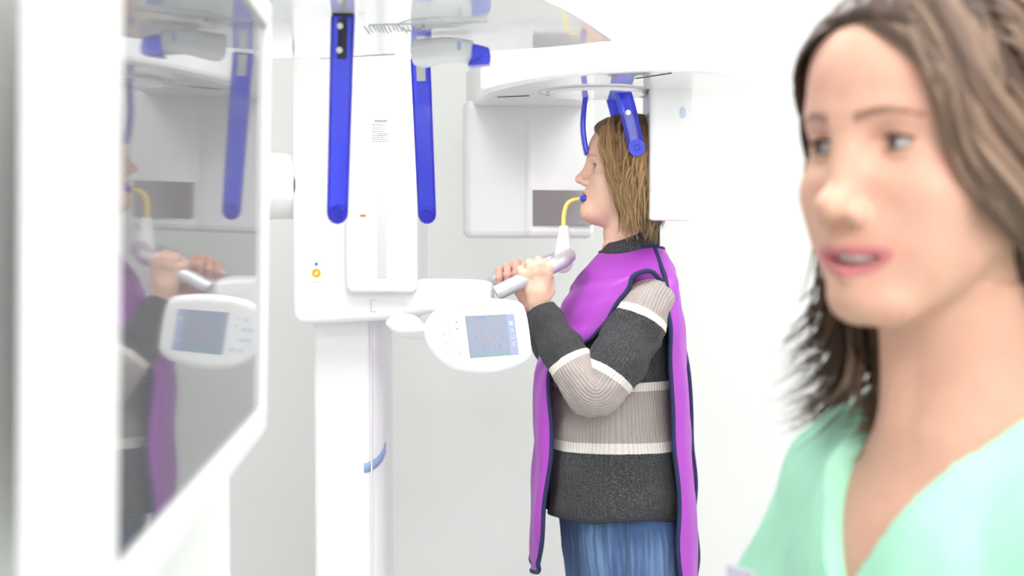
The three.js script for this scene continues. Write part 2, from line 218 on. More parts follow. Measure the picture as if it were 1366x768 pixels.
    for (const [a, b] of [[608.6, 429.6], [609.8, 438.6]]) key(a, b, 0.0013, M.blueSolid, 'indicator_lamp');
    const lt = canvasTex(256, 48, (x, w, h) => { x.fillStyle = '#f6f6f7'; x.fillRect(0, 0, w, h); x.fillStyle = '#d9dade'; for (let i = 0; i < 6; i++) { x.fillRect(34 + i * 20, 10, 6, 28); x.fillRect(40 + i * 20, i % 2 ? 10 : 32, 8, 6); } x.fillStyle = '#f0d59a'; x.fillRect(0, 8, 20, 30); x.beginPath(); x.moveTo(200, 10); x.lineTo(240, 10); x.lineTo(220, 40); x.fill(); });
    const c = at(634, 411, 2.547); mp(panel, 'printed_name', mv(new THREE.BoxGeometry(0.05, 0.009, 0.0008), c.x, c.y, z), new THREE.MeshStandardMaterial({ map: lt, roughness: 0.5 }));
  }
  { // swing bracket between the arm and the panel
    const a = at(548, 440, 2.83), b = at(600, 438, 2.6); mp(machine, 'panel_bracket', sweep(curvePts([a.clone().add(V(-0.02, 0.012, -0.05)), a, a.clone().lerp(b, 0.5).add(V(0, -0.004, 0)), b], 24), (t) => [lerp(0.04, 0.03, t), lerp(0.02, 0.014, t)], { seg: 24 }), M.plastic); }

  // rotating unit over the patient's head
  const RY = 1.705;
  const plan = [[-0.07, 2.96], [-0.04, 2.85], [0.026, 2.72], [0.113, 2.61], [0.2, 2.55], [0.3, 2.525], [0.39, 2.56], [0.46, 2.66], [0.5, 2.8], [0.505, 2.92], [0.46, 3.0], [0.33, 3.03], [0.15, 3.05], [-0.03, 3.03]];
  const rotorShape = smoothShape(plan.map(([x, d]) => [x, -d]), 120, true, 0.5);
  const rotor = mp(machine, 'rotor', upright(rotorShape, RY, RY + 0.14, 0.014), M.gloss, 'white rotating unit above the head');
  { // turning disc on its underside
    const c = at(790, 116, 2.92); const ring = new THREE.TorusGeometry(0.11, 0.0012, 8, 64); ring.rotateX(Math.PI / 2); const ring2 = new THREE.TorusGeometry(0.128, 0.0008, 8, 64); ring2.rotateX(Math.PI / 2);
    mp(rotor, 'turning_disc', mv(new THREE.CylinderGeometry(0.108, 0.104, 0.008, 64), c.x + 0.01, RY - 0.003, -2.9), M.gloss);
    mp(rotor, 'disc_seam', mv(merge([ring, ring2]), c.x + 0.01, RY - 0.0004, -2.9), M.slot);
    for (const [p, q] of [[at(848, 106, 2.63), at(896, 98.5, 2.54)], [at(664, 131, 2.99), at(706, 128.5, 2.96)], [at(780, 130.5, 2.99), at(866, 130.5, 2.99)]]) { p.y = q.y = RY - 0.0004; mp(rotor, 'seam_line', sweep([p, q], 0.0011, { seg: 8 }), M.seam); }
  }
  // hanging sensor housing (behind the patient's face)
  { const dS = 3.36, X = (px) => (px - 683) / FOCAL * dS; const xl = X(617), xm = X(706), xr = X(792), yb = at(700, 318, dS).y, yt = RY + 0.03;
    const s = new THREE.Shape(); // plan view
    s.moveTo(xl, -3.46); s.lineTo(xl, -3.4); s.quadraticCurveTo(xl + 0.002, -3.372, xl + 0.022, -3.362); s.lineTo(xm - 0.012, -3.325); s.quadraticCurveTo(xm, -3.315, xm + 0.012, -3.32); s.lineTo(xr - 0.01, -3.36); s.quadraticCurveTo(xr, -3.365, xr, -3.38); s.lineTo(xr, -3.5); s.lineTo(xl + 0.03, -3.52); s.closePath();
    const h = mp(rotor, 'sensor_housing', upright(s, yb, yt, 0.018), M.plastic, 'white sensor housing behind the face');
    void h;
    // the window lies on the right front face
    const p0 = V(xm + 0.008, 0, -3.3185), p1 = V(xr - 0.006, 0, -3.357), y0 = at(740, 300.5, 3.33).y, y1 = at(740, 253.5, 3.33).y; const dir = p1.clone().sub(p0), n = V(-dir.z, 0, dir.x).normalize(); if (n.z < 0) n.negate();
    const w = dir.length(), g = rbox(w, y1 - y0, 0.004, 0.001); g.rotateY(-Math.atan2(dir.z, dir.x)); const c = p0.clone().lerp(p1, 0.5).addScaledVector(n, 0.001);
    mp(rotor, 'sensor_window', g.translate(c.x, (y0 + y1) / 2, c.z), M.sensor, 'grey sensor window');
    const arm = new THREE.Shape(); arm.moveTo(-0.12, -3.5); arm.lineTo(0.18, -3.5); arm.lineTo(0.2, -3.1); arm.lineTo(-0.06, -3.12); arm.closePath(); mp(rotor, 'sensor_carrier', upright(arm, RY + 0.012, RY + 0.12, 0.01), M.plastic);
  }
  // hanging tube head (in front of the back of the patient's hair)
  { const d = 2.83, a = at(866, 294, d), b = at(926, 120, d); const w = b.x - a.x; const s = new THREE.Shape(); s.moveTo(a.x, -d - 0.012); s.quadraticCurveTo(a.x, -d, a.x + 0.012, -d); s.lineTo(b.x - 0.035, -d - 0.004); s.quadraticCurveTo(b.x, -d - 0.01, b.x, -d - 0.05); s.lineTo(b.x, -d - 0.15); s.lineTo(a.x, -d - 0.15); s.closePath();
    const t = mp(rotor, 'tube_head', upright(s, a.y, RY + 0.02, 0.006), M.plastic, 'white x-ray tube head beside the hair'); void t; void w;
    const e = at(910, 150.5, d); const o = new THREE.SphereGeometry(0.0085, 20, 14); o.scale(0.85, 1.45, 0.3); mp(rotor, 'oval_mark', mv(o, e.x, e.y, -d - 0.005), new THREE.MeshStandardMaterial({ color: lin(0.6, 0.68, 0.86), roughness: 0.3 }), 'small pale blue oval'); }
  // upper arm from the column to the rotor, and its bearing
  { const s = smoothShape([[-0.46, 2.2], [-0.2, 2.195], [0.1, 2.185], [0.26, 2.17], [0.26, 2.27], [0.1, 2.32], [-0.2, 2.35], [-0.46, 2.35]], 60, true, 0.2); mp(machine, 'upper_arm', mv(extrude(s, 0.26, 0.02, 4), 0, 0, -2.97), M.plastic); mp(machine, 'rotor_bearing', mv(new THREE.CylinderGeometry(0.1, 0.11, 0.36, 40), 0.17, RY + 0.32, -2.88), M.plate); }

  // head supports under the rotor
  const blueBar = (pts, w, t, side) => { // flat bar along pts with rounded end
    const c = curvePts(pts, 24); return sweep(c, (u) => { const e = u > 0.95 ? Math.sqrt(Math.max(0.02, 1 - ((u - 0.95) / 0.05) ** 2)) : 1; return [w / 2 * e, t / 2]; }, { seg: 20, up: side, shape: (f) => 1 / Math.pow(Math.abs(Math.cos(f)) ** 6 + Math.abs(Math.sin(f)) ** 6, 1 / 6) }); };
  { // forehead piece
    const p = [at(783, 119, 2.945), at(779.5, 140, 2.945), at(777.5, 170, 2.945), at(780.5, 196, 2.945), at(783.5, 207, 2.945)];
    const o = mp(rotor, 'forehead_support', blueBar(p, 0.04, 0.012, V(1, 0, 0)), M.blue, 'curved blue forehead support'); const c = p[0];
    mp(rotor, 'support_cap', mv(rbox(0.022, 0.02, 0.044, 0.004), c.x, c.y + 0.008, c.z), M.paleCap); void o; }
  for (const [pts, d, name] of [[[[826, 118], [833, 140], [840, 170], [846, 197]], 2.832, 'near'], [[[818, 128], [823, 146], [829, 172], [835, 200]], 3.03, 'far']]) {
    const p = pts.map(q => at(q[0] + (name === 'near' ? 3 : 0), q[1], d)); const last = p[3];
    mp(rotor, 'temple_support', blueBar([...p.slice(0, 3), last], 0.036, 0.012, V(0, 0, 1)), M.blue, 'blue temple support arm');
    const k = new THREE.CylinderGeometry(0.018, 0.018, 0.016, 32); k.rotateX(Math.PI / 2); mp(rotor, 'temple_pad', mv(k, last.x, last.y, last.z + (name === 'near' ? 0.001 : -0.001)), M.blueSolid, 'round blue temple pad');
    const k2 = new THREE.TorusGeometry(0.006, 0.0012, 8, 24); mp(rotor, 'pad_ring', mv(k2, last.x + 0.001, last.y, last.z + (name === 'near' ? 0.0095 : -0.0095)), M.blueSolid);
    mp(rotor, 'support_cap', mv(rbox(0.036, 0.024, 0.026, 0.004), p[0].x, p[0].y + 0.006, p[0].z), M.paleCap);
    const b = p[0].clone().lerp(p[2], 0.62), dir = V(0, 0, 1); mp(rotor, 'screw', bolt(b.clone().setZ(b.z + 0.0065), dir, 0.0055), M.screw);
  }

  // skull-picture unit on a side arm, near the viewer: glossy plate with two long ear rods and a nose rest
  const CY = 1.656;
  const plate = (() => { const pl = [[0.136, 1.79], [0.112, 1.705], [0.078, 1.59], [0.03, 1.46], [-0.03, 1.34], [-0.12, 1.24], [-0.26, 1.2], [-0.42, 1.23], [-0.5, 1.35], [-0.52, 1.6], [-0.5, 1.85], [-0.44, 1.95], [-0.35, 1.965], [-0.18, 1.93], [-0.046, 1.9], [0.06, 1.85], [0.12, 1.806]].map(([x, d]) => [x, -d]);
    const g = upright(smoothShape(pl, 160, true, 0.45), CY, CY + 0.09, 0.004); return mp(machine, 'skull_unit', g, M.gloss, 'glossy white plate carrying two long blue ear rods'); })();
  { // arm back to the carriage
    const a = V(-0.36, CY + 0.07, -1.8), b = V(-0.52, CY + 0.16, -2.4), c = V(-0.43, CY + 0.2, -2.9); mp(machine, 'side_arm', sweep(curvePts([a, b, c], 20), () => [0.09, 0.05], { seg: 20 }).translate(0, 0.06, 0), M.plastic); }
  { // slots and scale
    for (const [p, q, r] of [[at(492, 34, 1.64), at(650, 28.5, 1.61), 0.0011], [at(428, 79, 1.95), at(527, 72, 1.91), 0.0012]]) { p.y = q.y = CY - 0.0003; mp(plate, 'scale_line', sweep([p, q], r, { seg: 8 }), M.slot); }
    const tick = []; for (let i = 0; i < 16; i++) { const px = 491 + i * 5.0, y0 = 37.5 - i * 0.1, y1 = y0 + (i % 5 === 0 ? 10 : i % 5 === 2 ? 6 : 8), d0 = 453 / (310 - y0), d1 = 453 / (310 - y1), d = (d0 + d1) / 2, x = (px - 683) / FOCAL * d; tick.push(mv(rbox(0.0011, 0.0008, d1 - d0, 0.0002, 1), x, CY - 0.0003, -d)); }
    mp(plate, 'scale_ticks', merge(tick), M.tick, 'fine ruler ticks');
    const c = at(600, 36, 1.62); const ring = new THREE.TorusGeometry(0.07, 0.0008, 6, 64, Math.PI * 0.9); ring.rotateX(Math.PI / 2); ring.rotateY(-0.95); mp(plate, 'disc_seam', mv(ring, c.x + 0.005, CY - 0.0002, -1.66), M.slot);
    const e = at(566, 35, 1.64); mp(plate, 'scale_pointer', mv(new THREE.ConeGeometry(0.0045, 0.008, 3), e.x, CY - 0.003, -1.64), M.slot);
  }
  const earRod = (top, bot, d, w, front, screws) => {
    const a = at(top[0], top[1], d), b = at(bot[0], bot[1], d); const len = a.y - b.y, lean = Math.atan2(b.x - a.x, len);
    const g = new THREE.Group(); void g;
    const s = new THREE.Shape(), r = w / 2; s.moveTo(-r * 1.12, 0); s.lineTo(-r, -len + r); s.absarc(0, -len + r, r, Math.PI, 2 * Math.PI); s.lineTo(r * 1.12, 0); s.closePath();
    const T = (q) => q.rotateZ(lean).translate(a.x, a.y, a.z);
    const rod = mp(plate, 'ear_rod', T(extrude(s, 0.013, 0.0025, 3)), M.blue, 'long translucent blue ear rod arm');
    void rod;
    { const o = s.getPoints(16).map(q => V(q.x * 0.93, Math.min(q.y, -0.002), front * 0.0058)); const rim = new THREE.CatmullRomCurve3(o, true, 'catmullrom', 0); mp(plate, 'rod_rim', T(new THREE.TubeGeometry(rim, 90, 0.0017, 8, true)), M.blueDeep, 'darker blue rim'); const ring = new THREE.TorusGeometry(r * 0.62, 0.0016, 8, 28); ring.translate(0, -len + r, front * 0.0068); mp(plate, 'rod_end_ring', T(ring), M.blueDeep); }
    const st = rbox(w * (screws ? 0.48 : 0.55), screws ? len * 0.225 : len * 0.15, 0.004, 0.0008); st.translate(screws ? w * 0.02 : 0, screws ? -len * 0.1 : -len * 0.07, front * 0.0046);
    mp(plate, 'metal_strip', T(st), screws ? M.darkMetal : M.beigeMetal, screws ? 'dark mounting strip' : 'beige mounting strip');
    if (screws) for (const f of [0.055, 0.17]) { const k = new THREE.CylinderGeometry(0.0036, 0.0036, 0.004, 18); k.rotateX(Math.PI / 2); k.translate(-w * 0.1, -len * f, 0.0075); mp(plate, 'screw', T(k), M.screw); }
    const disc = new THREE.CylinderGeometry(r * 0.92, r * 0.92, 0.004, 28); disc.rotateX(Math.PI / 2); disc.translate(0, -len + r, -front * 0.008); mp(plate, 'ear_plug_base', T(disc), M.blueSolid);
    const plug = new THREE.ConeGeometry(0.0055, 0.022, 16); plug.rotateX(-front * Math.PI / 2); plug.translate(0, -len + r, -front * 0.02); mp(plate, 'ear_plug', T(plug), M.blueSolid);
    const blk = rbox(w * 1.1, 0.02, 0.02, 0.003); blk.translate(0, 0.008, 0); mp(plate, 'rod_mount', T(blk), screws ? M.darkMetal : M.plastic);
  };
  earRod([458, 21], [449, 297.5], 1.56, 0.0235, 1, true);
  earRod([561, 77], [570, 297.5], 1.96, 0.0255, 1, false);
  { // nose rest
    const a = at(560, 72, 1.72), b = at(600, 66, 1.7), c = at(630, 70, 1.7); mp(plate, 'nose_rest_carrier', sweep([a, a.clone().lerp(b, 0.5), b, c].map((p) => p), (t) => [0.022, lerp(0.017, 0.014, t)], { seg: 20, shape: (f) => 1 / Math.pow(Math.abs(Math.cos(f)) ** 4 + Math.abs(Math.sin(f)) ** 4, 0.25) }), M.plastic);
    const s = smoothShape([[0, 0.013], [0.02, 0.008], [0.023, -0.002], [0.021, -0.012], [-0.006, -0.014], [-0.001, -0.003]], 40, true, 0.2); const e = at(631, 74, 1.69);
    mp(plate, 'nose_rest', mv(extrude(s, 0.03, 0.002), e.x, e.y, e.z), M.blue, 'short blue nose rest');
    const i = at(612.5, 61, 1.672); mp(plate, 'nose_rest_mark', mv(rbox(0.004, 0.011, 0.002, 0.0008), i.x, i.y, i.z), M.decalBlue); }
}

// yellow bite block held in the machine's post, its blue tip in the patient's mouth
{
  const base = at(752, 307, 2.94); const o = thing('bite_block', 'yellow bent bite block with a blue tip held between the patient\'s teeth', 'bite block', base.toArray());
  const P = (x, y, d = 2.945) => at(x, y, d).sub(base);
  part(o, 'stem', sweep(curvePts([P(752, 304), P(752, 294), P(753.5, 280), P(757, 271.5), P(762, 267.5), P(769, 265.5), P(774, 264.5)], 30), (t) => [lerp(0.0052, 0.004, t), lerp(0.0052, 0.0036, t)], { seg: 12, up: V(0, 0, 1) }), M.yellow);
  const tip = part(o, 'bite_tip', (() => { const g = rbox(0.024, 0.0125, 0.046, 0.005); const p = P(780.5, 264.5); g.rotateZ(0.1); return mv(g, p.x, p.y, p.z); })(), M.blueSolid, 'blue bite tip');
  part(tip, 'tip_loop', sweep(curvePts([P(763, 267), P(766, 264.4), P(771, 263), P(776, 262)], 12), 0.0011, { seg: 8 }), M.blueSolid);
}

// ---------------------------------------------------------------- monitor on the partition at the left
{
  const yaw = Math.atan(129 / FOCAL), X0 = -0.126;             // the screen's plane runs 4 degrees left of the line of sight
  const dN = 0.55, dF = 1.09, dM = (dN + dF) / 2;
  const mid = V(X0 - 0.0729 * dM, 0, -dM), W = (dF - dN) / Math.cos(yaw), H = 508 / FOCAL * dF;
  const cy = (at(351, 37, dF).y + at(346, 545, dF).y) / 2;
  const o = thing('wall_monitor', 'large white framed monitor, switched off, mirroring the machine, at the left edge', 'monitor', [mid.x, cy, mid.z]);
  o.rotation.set(0, Math.PI / 2 + yaw, 0, 'YXZ'); o.rotateX(0.02);
  // own axes: x runs from the far edge (-) ... to the near edge; z is out of the screen
  const F = 0.02, rim = new THREE.Shape(); const box = (s, w, h, r, cw) => { const a = w / 2, b = h / 2; s.moveTo(-a + r, -b); s.lineTo(a - r, -b); s.quadraticCurveTo(a, -b, a, -b + r); s.lineTo(a, b - r); s.quadraticCurveTo(a, b, a - r, b); s.lineTo(-a + r, b); s.quadraticCurveTo(-a, b, -a, b - r); s.lineTo(-a, -b + r); s.quadraticCurveTo(-a, -b, -a + r, -b); };
  box(rim, W + 2 * F, H + 2 * F, 0.006); const hole = new THREE.Path(); box(hole, W, H, 0.001); rim.holes.push(hole);
  part(o, 'frame', mv(extrude(rim, 0.02, 0.0015), 0, 0, -0.006), M.plastic, 'white raised frame');
  part(o, 'back_shell', mv(rbox(W + 0.03, H + 0.03, 0.03, 0.01), 0, 0, -0.02), M.plastic);
  part(o, 'screen', mv(new THREE.BoxGeometry(W + 0.002, H + 0.002, 0.003), 0, 0, -0.0015), M.glass, 'dark glossy switched-off screen');
  part(o, 'wall_bracket', mv(rbox(0.12, 0.12, 0.04, 0.006), 0, 0, -0.045), M.seam);
  // short wall that carries it
  const off = -0.065, n = V(Math.cos(yaw), 0, -Math.sin(yaw)), t = V(-Math.sin(yaw), 0, -Math.cos(yaw));
  const pA = 0.575 , pB = 1.36, th = 0.5; const base = V(X0, 0, 0).addScaledVector(n, off);
  const g = rbox(pB - pA, ROOM.h - 0.001, th, 0.004); g.rotateY(Math.PI / 2 + yaw); const c = base.clone().addScaledVector(t, (pA + pB) / 2).addScaledVector(n, -th / 2); g.translate(c.x, ROOM.h / 2, c.z);
  struct('wall_partition', g, M.wall, 'white partition wall end behind the monitor');
}

// ---------------------------------------------------------------- bodies: distance fields turned into skins
const len3 = (x, y, z) => Math.sqrt(x * x + y * y + z * z);
const smin = (a, b, k) => { const h = Math.max(k - Math.abs(a - b), 0) / k; return Math.min(a, b) - h * h * k * 0.25; };
const smax = (a, b, k) => -smin(-a, -b, k);
function ell(x, y, z, cx, cy, cz, rx, ry, rz) { x -= cx; y -= cy; z -= cz; const a = x / rx, b = y / ry, c = z / rz, k0 = len3(a, b, c), k1 = len3(a / rx, b / ry, c / rz); return k1 < 1e-9 ? -Math.min(rx, ry, rz) : k0 * (k0 - 1) / k1; }
function cap(x, y, z, ax, ay, az, ra, bx, by, bz, rb) { const ux = bx - ax, uy = by - ay, uz = bz - az, px = x - ax, py = y - ay, pz = z - az; const h = clamp((px * ux + py * uy + pz * uz) / (ux * ux + uy * uy + uz * uz)); return len3(px - ux * h, py - uy * h, pz - uz * h) - (ra + (rb - ra) * h); }
const capV = (p, a, b, ra, rb) => cap(p[0], p[1], p[2], a.x, a.y, a.z, ra, b.x, b.y, b.z, rb);
// surface nets on a grid; blocks far from the surface are skipped
function meshField(f, lo, hi, cell, colorOf) {
  const n = [0, 1, 2].map(i => Math.ceil((hi[i] - lo[i]) / cell) + 1), [nx, ny, nz] = n, val = new Float32Array(nx * ny * nz), B = 4;
  const at3 = (i, j, k) => (k * ny + j) * nx + i;
  for (let k = 0; k < nz; k += B) for (let j = 0; j < ny; j += B) for (let i = 0; i < nx; i += B) {
    const c = f(lo[0] + (i + B / 2 - 0.5) * cell, lo[1] + (j + B / 2 - 0.5) * cell, lo[2] + (k + B / 2 - 0.5) * cell), far = Math.abs(c) > cell * B * 1.9;
    for (let kk = k; kk < Math.min(k + B, nz); kk++) for (let jj = j; jj < Math.min(j + B, ny); jj++) for (let ii = i; ii < Math.min(i + B, nx); ii++) val[at3(ii, jj, kk)] = far ? c : f(lo[0] + ii * cell, lo[1] + jj * cell, lo[2] + kk * cell);
  }
  const vid = new Int32Array(nx * ny * nz).fill(-1), pos = [], idx = [];
  const E = [[0, 1], [0, 2], [0, 4], [1, 3], [1, 5], [2, 3], [2, 6], [3, 7], [4, 5], [4, 6], [5, 7], [6, 7]], g = new Float32Array(8);
  for (let k = 0; k < nz - 1; k++) for (let j = 0; j < ny - 1; j++) for (let i = 0; i < nx - 1; i++) {
    let m = 0; for (let q = 0; q < 8; q++) { g[q] = val[at3(i + (q & 1), j + (q >> 1 & 1), k + (q >> 2))]; if (g[q] < 0) m |= 1 << q; }
    if (!m || m === 255) continue;
    let x = 0, y = 0, z = 0, c = 0;
    for (const [a, b] of E) { if ((m >> a & 1) === (m >> b & 1)) continue; const t = g[a] / (g[a] - g[b]); x += lerp(a & 1, b & 1, t); y += lerp(a >> 1 & 1, b >> 1 & 1, t); z += lerp(a >> 2, b >> 2, t); c++; }
    vid[at3(i, j, k)] = pos.length / 3; pos.push(lo[0] + (i + x / c) * cell, lo[1] + (j + y / c) * cell, lo[2] + (k + z / c) * cell);
  }
  const quad = (a, b, c, d, flip) => { if (a < 0 || b < 0 || c < 0 || d < 0) return; flip ? idx.push(a, c, b, a, d, c) : idx.push(a, b, c, a, c, d); };
  for (let k = 1; k < nz - 1; k++) for (let j = 1; j < ny - 1; j++) for (let i = 1; i < nx - 1; i++) {
    const s = val[at3(i, j, k)] < 0;
    if (s !== val[at3(i + 1, j, k)] < 0) quad(vid[at3(i, j - 1, k - 1)], vid[at3(i, j, k - 1)], vid[at3(i, j, k)], vid[at3(i, j - 1, k)], !s);
    if (s !== val[at3(i, j + 1, k)] < 0) quad(vid[at3(i - 1, j, k - 1)], vid[at3(i, j, k - 1)], vid[at3(i, j, k)], vid[at3(i - 1, j, k)], s);
    if (s !== val[at3(i, j, k + 1)] < 0) quad(vid[at3(i - 1, j - 1, k)], vid[at3(i, j - 1, k)], vid[at3(i, j, k)], vid[at3(i - 1, j, k)], !s);
  }
  const N = [], C = [], U = [], e = cell * 0.6;
  for (let i = 0; i < pos.length; i += 3) { const x = pos[i], y = pos[i + 1], z = pos[i + 2]; let a = f(x + e, y, z) - f(x - e, y, z), b = f(x, y + e, z) - f(x, y - e, z), c = f(x, y, z + e) - f(x, y, z - e); const l = len3(a, b, c) || 1; N.push(a / l, b / l, c / l); U.push(0, 0); if (colorOf) C.push(...colorOf(x, y, z, a / l, b / l, c / l)); }
  const geo = new THREE.BufferGeometry(); geo.setAttribute('position', new THREE.Float32BufferAttribute(pos, 3)); geo.setAttribute('normal', new THREE.Float32BufferAttribute(N, 3)); geo.setAttribute('uv', new THREE.Float32BufferAttribute(U, 2)); if (colorOf) geo.setAttribute('color', new THREE.Float32BufferAttribute(C, 3)); geo.setIndex(idx); return geo;
}
function paint(geo, f) { const p = geo.attributes.position, c = []; for (let i = 0; i < p.count; i++) c.push(...f(p.getX(i), p.getY(i), p.getZ(i))); geo.setAttribute('color', new THREE.Float32BufferAttribute(c, 3)); return geo; }
const mix3 = (a, b, t) => [lerp(a[0], b[0], t), lerp(a[1], b[1], t), lerp(a[2], b[2], t)];

// a head in its own axes: x to its left, y up (0 at the eyes), z forward. o: shape settings
function headField(o) {
  const my = o.mouthY ?? -0.068, open = o.open ?? 0.0016, cw = o.mouthW ?? 0.022, cu = o.cornerUp ?? 0, ny = o.noseY ?? -0.034, nz = o.noseZ ?? 0.102, cz = o.chinZ ?? 0.068, fz = o.lipZ ?? 0, bite = o.bite ?? 0, ek = o.eyeOpen ?? 0.0052;
  return (X, y, z) => {
    const x = Math.abs(X);
    let d = ell(x, y, z, 0, 0.024, -0.012, 0.074, 0.091, 0.098);
    d = smin(d, ell(x, y, z, 0, -0.035, 0.02, 0.057, 0.078, 0.064), 0.03);
    d = smin(d, ell(x, y, z, 0, 0.045, 0.03, 0.058, 0.05, 0.054), 0.03);
    d = smin(d, cap(x, y, z, 0.052, -0.045, -0.005, 0.016, 0.019, -0.099, cz - 0.012, 0.015), 0.024);
    d = smin(d, ell(x, y, z, 0, -0.1, cz - 0.003, 0.02, 0.016, 0.018), 0.02);
    d = smin(d, ell(x, y, z, 0.043, -0.031, 0.05, 0.021, 0.018, 0.021), 0.024);
    d = smin(d, ell(x, y, z, 0.032, -0.058, 0.05, 0.02, 0.024, 0.019), 0.022);
    d = smin(d, cap(x, y, z, 0.01, 0.0175, 0.0785, 0.008, 0.042, 0.02, 0.0605, 0.0085), 0.014);
    // sockets
    d = smax(d, -ell(x, y, z, 0.031, -0.002, 0.0915, 0.0185, 0.0135, 0.0185), 0.014);
    // muzzle and nose
    d = smin(d, ell(x, y, z, 0, -0.063, 0.062 + fz, 0.03, 0.026, 0.0245), 0.018);
    d = smin(d, cap(x, y, z, 0, 0.014, 0.0805, 0.0065, 0, ny + 0.004, nz - (o.bridge ?? 0.007), 0.0085), 0.013);
    d = smin(d, ell(x, y, z, 0, ny, nz, 0.0105, 0.0095, 0.0105), 0.009);
    d = smin(d, ell(x, y, z, 0.0128, ny - 0.006, nz - 0.0125, 0.0068, 0.0075, 0.0095), 0.0045);
    d = smax(d, -ell(x, y, z, 0.0062, ny - 0.0125, nz - 0.006, 0.0038, 0.0042, 0.006), 0.003);
    // lids
    const lid = smax(ell(x, y, z, 0.031, 0, 0.0635, 0.0152, 0.0148, 0.0148), -ell(x, y + (x - 0.031) * -0.06, z, 0.031, -0.0005, 0.079, 0.0138, ek, 0.014), 0.0015);
    d = smin(d, lid, 0.004);
    // lips
    const cyU = my + 0.0045 + open * 0.6 + bite * 0.5, cyL = my - 0.0058 - open * 0.9 - bite * 0.5, cx = cw, cy = my + cu;
    const lu = o.lipU ?? 0.0042, ll = o.lipL ?? 0.0056, lc = o.cornerZ ?? 0.072;
    let lip = cap(x, y, z, 0.003, cyU + 0.0004, 0.0866 + fz, lu, cx, cy, lc + fz, 0.0022);
    lip = smin(lip, cap(x, y, z, 0, cyL, 0.0845 + fz, ll, cx - 0.001, cy, lc + fz, 0.0022), 0.003);
    d = smin(d, lip, 0.006);
    d = smax(d, -ell(x, y, z, 0, (cyU + cyL) / 2 + cu * clamp(x / cw) ** 2, 0.09 + fz, cw * 0.96, open + bite, 0.018), 0.0022);
    // smile fold, philtrum
    if (o.smile) d = smax(d, -cap(x, y, z, 0.017, ny - 0.006, 0.0845, 0.0002, 0.036, my + 0.006, 0.0705, 0.0003), 0.014);
    d = smax(d, -cap(x, y, z, 0, ny - 0.016, 0.093 + fz, 0.0014, 0, cyU + 0.008, 0.0935 + fz, 0.0012), 0.005);
    if (o.submental) d = smin(d, ell(x, y, z, 0, -0.098, o.submental, 0.034, 0.03, 0.05), 0.03);
    // ears
    d = smin(d, smax(ell(x, y, z, 0.074, -0.014, -0.014, 0.008, 0.03, 0.018), -ell(x, y, z, 0.082, -0.012, -0.01, 0.006, 0.018, 0.009), 0.004), 0.006);
    // neck
    d = smin(d, cap(x, y, z, 0, -0.05, -0.032, o.neckR ?? 0.047, 0, -0.2, -0.05 + (o.neckZ ?? 0), (o.neckR ?? 0.047) + 0.003), 0.03);
    d = smin(d, cap(x, y, z, 0.045, -0.06, -0.03, 0.012, 0.012, -0.19, 0.0 + (o.neckZ ?? 0), 0.01), 0.03);
    return d;
  };
}
function headColors(o) {
  const my = o.mouthY ?? -0.068, cw = o.mouthW ?? 0.022, cu = o.cornerUp ?? 0, open = o.open ?? 0.0016, bite = o.bite ?? 0, fz = o.lipZ ?? 0;
  return (X, y, z) => {
    const x = Math.abs(X), n = noise3(X * 60, y * 60, z * 60) * 0.5 + noise3(X * 160, y * 160, z * 160) * 0.5;
    let c = o.skin.map((v, i) => v * (1 + 0.035 * n * (i ? 1.2 : 0.7)));
    const blotch = sstep(0.1, 0.8, noise3(X * 30 + 7, y * 30, z * 30)) * (z > 0.03 ? 1 : 0.4); c = mix3(c, o.flush, (o.blotch ?? 0.22) * blotch);
    // lips
    const arch = my + cu * clamp(x / cw) ** 2, up = (o.paintU ?? 0.0095) + open * 0.6 + bite * 0.5 - 0.002 * Math.exp(-((x / 0.003) ** 2)), dn = (o.paintL ?? 0.0115) + open + bite * 0.5, k = Math.sqrt(clamp(1 - (x / (cw + 0.002)) ** 2));
    if (z > 0.06 + fz && y > arch - dn * k && y < arch + up * k) { const e = Math.min((arch + up * k - y), (y - arch + dn * k)); c = mix3(c, o.lips, sstep(-0.0005, 0.0015, e)); }
    // inside of the mouth and nostrils
    // brows
    const bt = clamp((x - 0.012) / 0.036), by = (o.browY ?? 0.0185) + 0.0055 * Math.sin(bt * 2.2) - 0.004 * bt * bt, bw = lerp(0.0036, 0.0014, bt);
    if (z > 0.03 && x > 0.011 && x < 0.05) { const q = Math.abs(y - by - 0.0012) / bw; if (q < 1.3) c = mix3(c, o.brow, (o.browK ?? 0.75) * sstep(1.3, 0.5, q) * (0.75 + 0.25 * noise3(X * 900, y * 200, z * 300))); }
    // lash lines
    const ex = (x - 0.031) / 0.0152, ek = o.eyeOpen ?? 0.0052; if (Math.abs(ex) < 1 && z > 0.05) { const ly = -0.0005 + ek * Math.sqrt(1 - ex * ex) + 0.0008; const q = Math.abs(y - ly - 0.002); if (q < 0.004) c = mix3(c, o.lid ?? o.flush, 0.5 * sstep(0.004, 0.001, q)); }
    return c;
  };
}
function eyeGeos(o) { // look: direction in head axes
  const list = []; for (const s of [1, -1]) { const g = new THREE.SphereGeometry(0.0123, 40, 32); g.translate(s * 0.031, 0, 0.0635); const L = V(...o.look).normalize(); list.push(paint(g, (x, y, z) => { const v = V(x - s * 0.031, y, z - 0.0635).normalize(), a = Math.acos(clamp(v.dot(L), -1, 1)); return a < 0.19 ? [0.008, 0.007, 0.007] : a < 0.5 ? mix3(o.iris, [0.02, 0.02, 0.02], sstep(0.4, 0.5, a)) : [0.55, 0.51, 0.5]; })); } return list;
}
